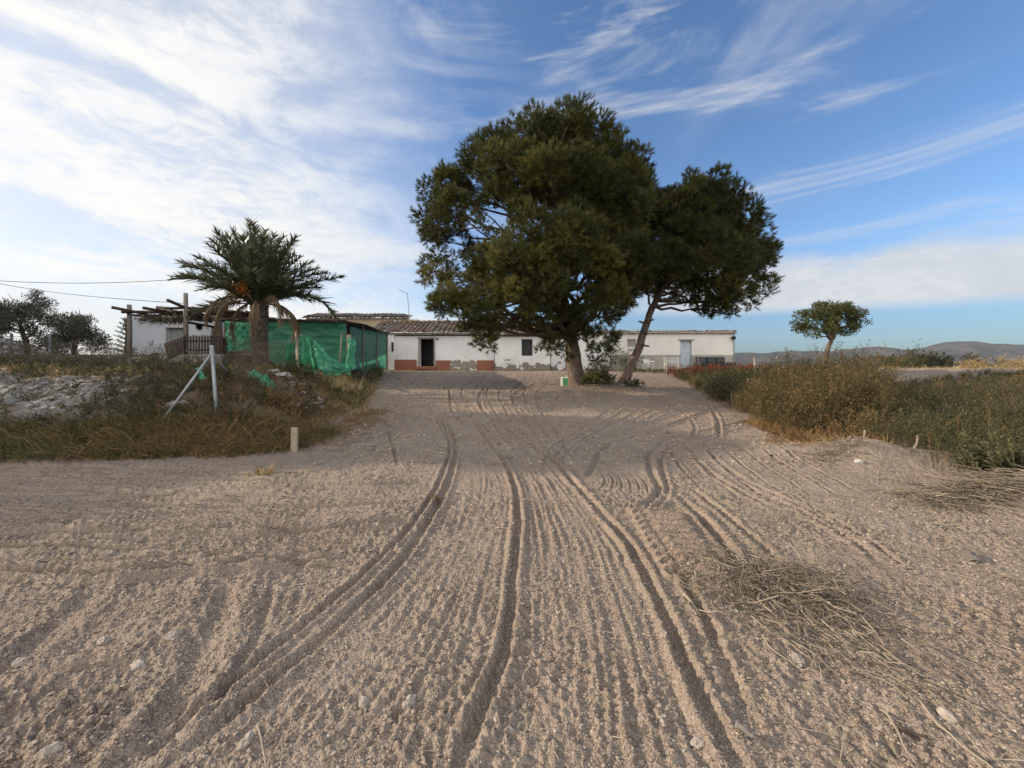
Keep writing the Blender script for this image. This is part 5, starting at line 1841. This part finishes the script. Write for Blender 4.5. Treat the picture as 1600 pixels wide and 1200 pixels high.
stuff(m, 'tree_belt', 'olive')

# ------------------------------------------------------------------ gravel, straw, twigs
ico_v = np.array([(0, -1, .5), (0, 1, .5), (.9, 0, .4), (-.9, 0, .45), (.5, -.6, -.4), (-.5, -.6, -.45), (.5, .6, -.4), (-.5, .6, -.4), (0, 0, .85)])
ico_f = [(0, 2, 8), (2, 1, 8), (1, 3, 8), (3, 0, 8), (0, 4, 2), (0, 5, 4), (3, 5, 0), (2, 6, 1), (2, 4, 6), (1, 7, 3), (1, 6, 7), (3, 7, 5)]


def stones(n, poly, r0, r1, pw=2.5, dens=None):
    q = scatter(n, poly, dens)
    r = r0 + (r1 - r0) * rng.random(n) ** pw
    V = ico_v[None] * (1 + .22 * rng.normal(size=(n, 9, 1))).clip(.5, 1.5) * np.stack([rng.uniform(.7, 1.4, n), rng.uniform(.6, 1, n), rng.uniform(.45, .8, n)], 1)[:, None] * r[:, None, None]
    a = rng.uniform(0, 6.28, n)
    ca, sa = np.cos(a)[:, None], np.sin(a)[:, None]
    V = np.stack([V[..., 0] * ca - V[..., 1] * sa, V[..., 0] * sa + V[..., 1] * ca, V[..., 2]], -1)
    q[:, 2] += .01 + r * .2
    V = V + q[:, None]
    f = (np.arange(n)[:, None, None] * 9 + np.array(ico_f)[None]).reshape(-1, 3)
    return V.reshape(-1, 3), f, np.repeat(np.clip(rng.normal(.42, .17, n), 0, .88), 9)


m = MB()
m.add(*stones(26000, [(-2.2, 1.15), (2.4, 1.15), (4.0, 2.6), (-3.8, 2.6)], .003, .009, 1.8, lambda x, y: .15 + .85 * (fbm(x / .3, y / .3, 2) > -.05)))
m.add(*stones(16000, [(-3.8, 2.6), (4.0, 2.6), (5, 4.2), (-6, 4.2)], .005, .012, 2.0, lambda x, y: .15 + .85 * (fbm(x / .4, y / .4, 2) > 0)))
m.add(*stones(6500, [(-2.6, 1.2), (3.0, 1.2), (4.6, 2.8), (-4.2, 2.8)], .003, .014, 2.6, lambda x, y: .25 + .75 * (pn(x / .35, y / .35) > -.1)))
m.add(*stones(5000, [(-4.2, 2.8), (4.6, 2.8), (5.2, 5), (-7, 5.4)], .005, .018, 3, lambda x, y: .25 + .75 * (pn(x / .5, y / .5) > 0)))
m.add(*stones(9000, [(-3, 5.4), (4.8, 5.4), (5.4, 11), (6, 14), (-4.5, 14), (-3, 9)], .009, .035, 2.6))
m.add(*stones(3000, [(-4.6, 14), (6, 14), (8, 25), (-8, 26)], .015, .06, 3))
stuff(m, 'gravel', 'gravel')
m = MB()
m.add(*stones(420, [(-11.5, 6.5), (-7.4, 6.5), (-7.0, 7.4), (-7.4, 8.3), (-11.5, 8.3)], .012, .07, 3.5, lambda x, y: .1 + .9 * (fbm(x / .7, y / .7, 2) > 0)))
m.add(*stones(160, [(-6.5, 8.6), (-4.0, 7.5), (-4.2, 10), (-6.6, 11)], .015, .09, 3.0))
stuff(m, 'rubble', 'rubble')
m = MB()
n = 1700
q = scatter(n, [(1.0, 1.3), (3.2, 1.5), (5, 3.2), (5, 5.6), (3.5, 5.6), (1.6, 3.4)], lambda x, y: .2 + .8 * (pn(x / .4 + 5, y / .4) > .05))
q[:, 2] += .015
a = rng.uniform(0, 6.28, n)
blades(m, q, np.stack([np.cos(a), np.sin(a), rng.uniform(-.05, .25, n)], 1), rng.uniform(.03, .16, n), .004, .03, 2, rng.random(n), .6)
n = 900
q = scatter(n, [(-3, 1.3), (1, 1.3), (4.8, 6), (-6, 5.4)])
q[:, 2] += .012
a = rng.uniform(0, 6.28, n)
blades(m, q, np.stack([np.cos(a), np.sin(a), rng.uniform(-.05, .2, n)], 1), rng.uniform(.02, .08, n), .004, .03, 1, rng.random(n), .6)
stuff(m, 'straw_litter', 'twig')


def heap(name, label, centre, rx, ry, h, n, L, r, lean, mat='twig', cat='brush pile', ang=None):
    m = MB()
    cx_, cy_ = centre
    for k in range(n):
        u, v = np.clip(rng.normal(size=2), -1.7, 1.7) * [rx * .5, ry * .5]
        x, y_ = cx_ + u, cy_ + v
        z = float(gz(x, y_)[0]) + .01 + h * math.exp(-(u / rx) ** 2 - (v / ry) ** 2) * rng.random()
        a = rng.uniform(0, 6.28) if ang is None else ang + rng.normal() * .7 + (math.pi if rng.random() < .5 else 0)
        l = L * rng.uniform(.3, 1.2)
        npt = 5
        t = np.linspace(-.5, .5, npt)
        cv = rng.normal() * 1.6
        pp = np.stack([x + np.cos(a + cv * t) * l * t, y_ + np.sin(a + cv * t) * l * t, z + lean * rng.normal() * l * t + .0 * t], 1)
        g_ = gz(pp[:, 0], pp[:, 1])
        pp[:, 2] = np.maximum(pp[:, 2], g_ + .004 - (.012 if rng.random() < .35 else 0)) + rng.normal(size=npt) * .006
        rr = r * rng.uniform(.4, 1.5)
        m.tube(pp, np.linspace(rr, rr * .4, npt), 4, np.clip(rng.normal(.42, .2), 0, 1), cap=False)
    q = np.column_stack([cx_ + np.clip(rng.normal(size=n * 2), -1.8, 1.8) * rx * .42, cy_ + np.clip(rng.normal(size=n * 2), -1.8, 1.8) * ry * .42])
    q = np.column_stack([q, gz(q[:, 0], q[:, 1]) + .01 + h * .5 * rng.random(n * 2)])
    blades(m, q, rng.normal(size=(n * 2, 3)) * [1, 1, .35], L * .3 * rng.uniform(.4, 1, n * 2), .006, .05, 2, rng.random(n * 2))
    return tag(m.build(name, M[mat], origin=(cx_, cy_, float(gz(cx_, cy_)[0]))), label, cat)


ga = G(1200, 925)
heap('brush_pile', 'flattened heap of dry pulled-up stalks on the gravel in the right foreground', (ga[0], ga[1]), .62, .32, .17, 260, .36, .0036, .35)
gb = G(1310, 985)
heap('brush_pile', 'straggling drift of dry stalks running down from the foreground heap', (gb[0], gb[1]), .42, .45, .06, 90, .36, .0036, .15, ang=-1.0)
gc = G(1545, 775)
heap('brush_pile', 'long heap of dry straw at the right edge, beside the soil mound', (gc[0], gc[1] + .05), .8, .28, .18, 330, .55, .004, .12, ang=.05)
gd = G(1310, 705)
heap('brush_pile', 'thin scatter of straw behind the soil mound, at the foot of the thicket', (gd[0], gd[1]), .45, .24, .07, 120, .4, .003, .2)


def stick(label, pix, r, lift=.012, mat='twig', bump_=0, name='stick', cat='stick'):
    p = np.array([G(*q) for q in pix])
    p = np.column_stack([smooth_line(p[:, :2], 5), np.zeros(len(smooth_line(p[:, :2], 5)))])
    p[:, 2] = gz(p[:, 0], p[:, 1]) + lift
    p[:, 2] = np.convolve(np.pad(p[:, 2], 1, mode='edge'), [.25, .5, .25], 'valid') + .004
    m = MB().tube(p, np.linspace(r, r * .55, len(p)), 7, .75)
    return tag(m.build(name, M[mat], smooth=True), label, cat)


stick('curved pale stick lying beside the right-hand rut', [(1068, 940), (1082, 950), (1093, 970)], .012)
stick('thick short log end at the bottom right of the ruts', [(1149, 1150), (1164, 1159), (1178, 1165)], .015, .02, 'wood_grey')
stick('long thin pale stalk trailing from the foreground heap to lower right', [(1305, 965), (1345, 1000), (1390, 1035), (1450, 1068)], .005)
stick('forked long stalk in the lower right corner', [(1375, 1115), (1395, 1140), (1410, 1170), (1430, 1205)], .005)
stick('stalk lying along the bottom right, above the corner', [(1435, 1110), (1470, 1150), (1510, 1190), (1560, 1230)], .005)
stick('bent stalk hanging off the left of the foreground heap', [(1190, 1000), (1205, 1025), (1240, 1040), (1265, 1050)], .004)
stick('slender stalk under the foreground heap', [(1255, 980), (1268, 1020), (1280, 1045), (1285, 1075)], .004)
stick('thin pale stalk at the bottom left, between two stones', [(402, 1140), (408, 1165), (414, 1200), (418, 1230)], .004)
stick('weathered dark branch piece near the right edge of the foreground', [(1405, 1150), (1430, 1160), (1450, 1168)], .009, .012, 'wood_dark')
for a, b, d_, lab in (((1343, 705), (1351, 672), 5.9, 'grey broken stick upright behind the soil mound'), ((1424, 705), (1434, 680), 5.5, 'curved pale stick poking up behind the soil mound')):
    e = np.array([X(a[0], d_), d_, Hs(X(a[0], d_), d_) - .05])
    q = P(b[0], b[1], d_)
    tag(MB().tube(smooth_line(np.array([e, (e + q) / 2 + [.03, 0, 0], q]), 4), np.linspace(.018, .012, 9), 7, .7).build('stick', M['twig'], smooth=True), lab, 'stick')

for px, py, r, lab in ((1247, 1030, .034, 'wedge-shaped pale stone below the foreground heap'), (640, 1106, .030, 'upright pinkish stone between the left and middle ruts'),
                       (568, 1100, .028, 'rounded stone left of the upright pinkish stone'), (162, 1007, .030, 'round grey stone in the left foreground'),
                       (272, 1000, .034, 'larger grey stone in the left foreground, half buried'), (33, 1038, .032, 'flat pale stone near the left edge'),
                       (785, 1034, .018, 'small white stone at the edge of the middle rut'), (1480, 1130, .030, 'pale stone near the lower right corner'),
                       (1515, 873, .06, 'dark flat stone at the right of the foreground'), (385, 1168, .026, 'pale stone by the thin stalk at the bottom left'),
                       (1150, 960, .018, 'small pale stone right of the curved stick'), (1090, 1165, .024, 'rusty pale stone at the foot of the right rut'),
                       (85, 1180, .03, 'half-buried stone in the bottom left corner'), (218, 1040, .032, 'grey stone below the round grey stone'),
                       (1422, 757, .06, 'brown stone in front of the soil mound')):
    g = G(px, py)
    g[2] = float(gz(g[0], g[1])[0]) + r * .25
    rock('stone', lab, g, r, 'loose stones on the gravel', 'dark_stone' if lab.startswith(('dark', 'brown')) else 'stone', .65, 'stone')

# ------------------------------------------------------------------ haze
hz_ = MB().box((0, 1900, 160), (11000, 5200, 364))
hz = hz_.build('haze', None)
m_, nt, b_ = mat_new('pale_air')
nt.nodes.remove(b_)
vol = nt.nodes.new('ShaderNodeVolumePrincipled')
vol.inputs['Color'].default_value = (.80, .88, 1.0, 1)
vol.inputs['Density'].default_value = HAZE
vol.inputs['Anisotropy'].default_value = .1
nt.links.new(vol.outputs[0], nt.nodes['Material Output'].inputs['Volume'])
hz.data.materials.append(m_)
tag(hz, kind='stuff')

# ------------------------------------------------------------------ sky, sun, camera
w = bpy.data.worlds.new('World')
SC.world = w
w.use_nodes = True
nt = w.node_tree
bg = nt.nodes['Background']
sky = nt.nodes.new('ShaderNodeTexSky')
sky.sky_type = 'NISHITA'
sky.sun_disc = False
sky.sun_elevation = math.radians(SUN_EL)
sky.sun_rotation = math.radians(-SUN_AZ)
sky.air_density = 1.0
sky.dust_density = .8
sky.ozone_density = 2.5
tc_ = nt.nodes.new('ShaderNodeTexCoord')
nv = nt.nodes.new('ShaderNodeVectorMath')
nv.operation = 'NORMALIZE'
nt.links.new(tc_.outputs['Generated'], nv.inputs[0])
sp_ = nt.nodes.new('ShaderNodeSeparateXYZ')
nt.links.new(nv.outputs[0], sp_.inputs[0])
mn = lambda op, a, b=None, c=None, clamp=False: math_n(nt, op, a, b, c, clamp)
dx_, dy_, dz_ = sp_.outputs
az = mn('MULTIPLY', mn('ARCTAN2', dx_, dy_), 57.2958)          # degrees, right positive
el = mn('MULTIPLY', mn('ARCSINE', dz_), 57.2958)


def comb(x, y, z=0.0):
    c_ = nt.nodes.new('ShaderNodeCombineXYZ')
    for i, v in enumerate((x, y, z)):
        if hasattr(v, 'is_output'):
            nt.links.new(v, c_.inputs[i])
        else:
            c_.inputs[i].default_value = v
    return c_.outputs[0]


def mr(v, a, b, c=0.0, d=1.0, smooth=True):
    m = nt.nodes.new('ShaderNodeMapRange')
    m.interpolation_type = 'SMOOTHSTEP' if smooth else 'LINEAR'
    for i, q in enumerate((v, a, b, c, d)):
        if hasattr(q, 'is_output'):
            nt.links.new(q, m.inputs[i])
        else:
            m.inputs[i].default_value = q
    return m.outputs[0]


# clouds lie on a high flat layer: project the direction on it
inv = mn('DIVIDE', 1.0, mn('ADD', mn('MAXIMUM', dz_, 0.0), .16))
cx_, cy_ = mn('MULTIPLY', dx_, inv), mn('MULTIPLY', dy_, inv)
plane = comb(cx_, cy_)
mpr = nt.nodes.new('ShaderNodeMapping')
mpr.inputs['Rotation'].default_value = (0, 0, math.radians(-38))
mpr.inputs['Scale'].default_value = (1.0, .34, 1)
nt.links.new(plane, mpr.inputs[0])
n_soft = noise(nt, plane, .9, 6, .55, .4)
n_streak = noise(nt, mpr.outputs[0], 2.1, 9, .62, .9)
n_fine = noise(nt, mpr.outputs[0], 6.5, 7, .62, 1.2)
mp2 = nt.nodes.new('ShaderNodeMapping')       # streaks leaning up to the right, in bearing and height
mp2.inputs['Rotation'].default_value = (0, 0, math.radians(-33))
mp2.inputs['Scale'].default_value = (.018, .11, 1)
nt.links.new(comb(az, el), mp2.inputs[0])
n_diag = noise(nt, mp2.outputs[0], 1.6, 9, .62, .7)
# veil thick towards the sun
azw = mn('ADD', az, mn('MULTIPLY', mn('SUBTRACT', n_soft, .5), 38.0))
veil = mr(mn('ADD', azw, mn('MULTIPLY', el, .34)), 6.0, -30.0)
mp3 = nt.nodes.new('ShaderNodeMapping')       # broad soft ripples falling to the right
mp3.inputs['Rotation'].default_value = (0, 0, math.radians(32))
mp3.inputs['Scale'].default_value = (.022, .062, 1)
nt.links.new(comb(az, el), mp3.inputs[0])
n_lsoft = noise(nt, mp3.outputs[0], 1.5, 8, .58, 1.3)
tex = mr(mn('ADD', mn('MULTIPLY', n_lsoft, .68), mn('MULTIPLY', noise(nt, plane, 7.0, 8, .65, 1.0), .32)), .36, .60)
left = mn('MULTIPLY', veil, mn('ADD', .6, mn('MULTIPLY', tex, .4)))
left = mn('MAXIMUM', left, mn('MULTIPLY', mr(az, 8.0, -25.0), mn('MULTIPLY', mr(n_lsoft, .42, .66), .6)))
# thin cirrus streaks on the right
cir = mn('MULTIPLY', mr(n_diag, .50, .72), mn('MULTIPLY', mr(az, -20.0, 12.0), mr(el, 8.0, 16.0)))
cir = mn('MULTIPLY', cir, .62)
cir2 = mn('MULTIPLY', mr(mn('ADD', mn('MULTIPLY', n_streak, .6), mn('MULTIPLY', n_diag, .4)), .46, .68), mn('MULTIPLY', mr(el, 24.0, 40.0), .42))
# flat bank low on the right
elw = mn('ADD', el, mn('MULTIPLY', mn('SUBTRACT', noise(nt, comb(mn('MULTIPLY', az, .045), mn('MULTIPLY', el, .16)), 2.0, 7, .6, .5), .5), 7.0))
lo = mr(mn('SUBTRACT', el, mn('MULTIPLY', mn('SUBTRACT', 52.0, az), .03)), 5.2, 6.9)
hi = mr(elw, 14.0, 10.2)
bank = mn('MULTIPLY', mn('MULTIPLY', mn('MULTIPLY', lo, hi), mr(az, 10.0, 27.0)), .93)
# low thin layer behind the palm and house
low = mn('MULTIPLY', mn('MULTIPLY', mr(elw, 9.5, 5.5), mr(az, 6.0, -12.0)), .55)
band = mn('MULTIPLY', mn('MULTIPLY', mr(mn('ABSOLUTE', mn('SUBTRACT', elw, 15.2)), 2.6, .4), mn('MULTIPLY', mr(az, -4.0, -14.0), mr(az, -60.0, -22.0))), .6)
cov_ = left
for q in (cir, cir2, bank, low, band):
    cov_ = mn('SUBTRACT', 1.0, mn('MULTIPLY', mn('SUBTRACT', 1.0, cov_), mn('SUBTRACT', 1.0, q)))
behind = mn('MULTIPLY', mr(dy_, .12, -.35), mn('ADD', .55, mn('MULTIPLY', n_soft, .6)), None, True)  # unseen cloud added behind the camera to lift the fill light
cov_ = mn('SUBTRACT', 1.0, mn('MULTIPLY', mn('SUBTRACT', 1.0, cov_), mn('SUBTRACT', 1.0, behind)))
cov_ = mn('MULTIPLY', cov_, mr(dz_, -.02, .03))
hs = nt.nodes.new('ShaderNodeHueSaturation')
hs.inputs['Saturation'].default_value = SKY_SAT
hs.inputs['Value'].default_value = SKY_VAL
nt.links.new(sky.outputs[0], hs.inputs['Color'])
tint_ = mixc(nt, 1.0, hs.outputs[0], SKY_TINT, 'MULTIPLY')
lowb = mn('MULTIPLY', mr(el, 16.0, 1.0), mr(az, -15.0, 20.0))
tint_ = mixc(nt, lowb, tint_, mixc(nt, 1.0, tint_, (.33, .48, .62), 'MULTIPLY'))
ccol = mixc(nt, mr(az, 20.0, -50.0), (CLOUD * .98, CLOUD * 1.0, CLOUD * 1.03), (CLOUD * 1.28, CLOUD * 1.27, CLOUD * 1.24))
ccol = mixc(nt, mn('MULTIPLY', mr(tex, .0, 1.0, .45, 0.0), 1.0), ccol, (CLOUD * .66, CLOUD * .71, CLOUD * .78))
ccol = mixc(nt, mr(dy_, .1, -.4), ccol, (CLOUD * 2.15, CLOUD * 2.1, CLOUD * 2.0))  # the added rear cloud is made much brighter, for fill
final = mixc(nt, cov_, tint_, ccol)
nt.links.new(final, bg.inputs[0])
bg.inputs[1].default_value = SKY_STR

sl = bpy.data.lights.new('sun', 'SUN')
sl.energy = SUN_E
sl.angle = math.radians(.6)
sl.color = (1.0, .84, .66)
so = bpy.data.objects.new('sun', sl)
C.objects.link(so)
a, e = math.radians(SUN_AZ), math.radians(SUN_EL)
sdir = np.array([-math.sin(a) * math.cos(e), math.cos(a) * math.cos(e), math.sin(e)])   # towards the sun
from mathutils import Vector
so.rotation_euler = Vector(sdir).to_track_quat('Z', 'Y').to_euler()
so.location = (-20, 0, 20)

cam = bpy.data.cameras.new('camera')
cam.sensor_width = 36
cam.lens = 36 * F / 1600
cam.shift_y = (HZ - 600) / 1600
cam.clip_start = .05
cam.clip_end = 20000
co_ = bpy.data.objects.new('camera', cam)
C.objects.link(co_)
co_.location = (0, 0, CZ)
co_.rotation_euler = (math.pi / 2, 0, 0)
SC.camera = co_

SC.view_settings.view_transform = 'Standard'
SC.view_settings.look = 'None'
SC.view_settings.exposure = EXPO
SC.view_settings.gamma = 1
SC.cycles.use_denoising = True
SC.cycles.max_bounces = 6
SC.cycles.diffuse_bounces = 3
SC.cycles.transparent_max_bounces = 12
SC.cycles.volume_bounces = 0
SC.cycles.use_adaptive_sampling = True
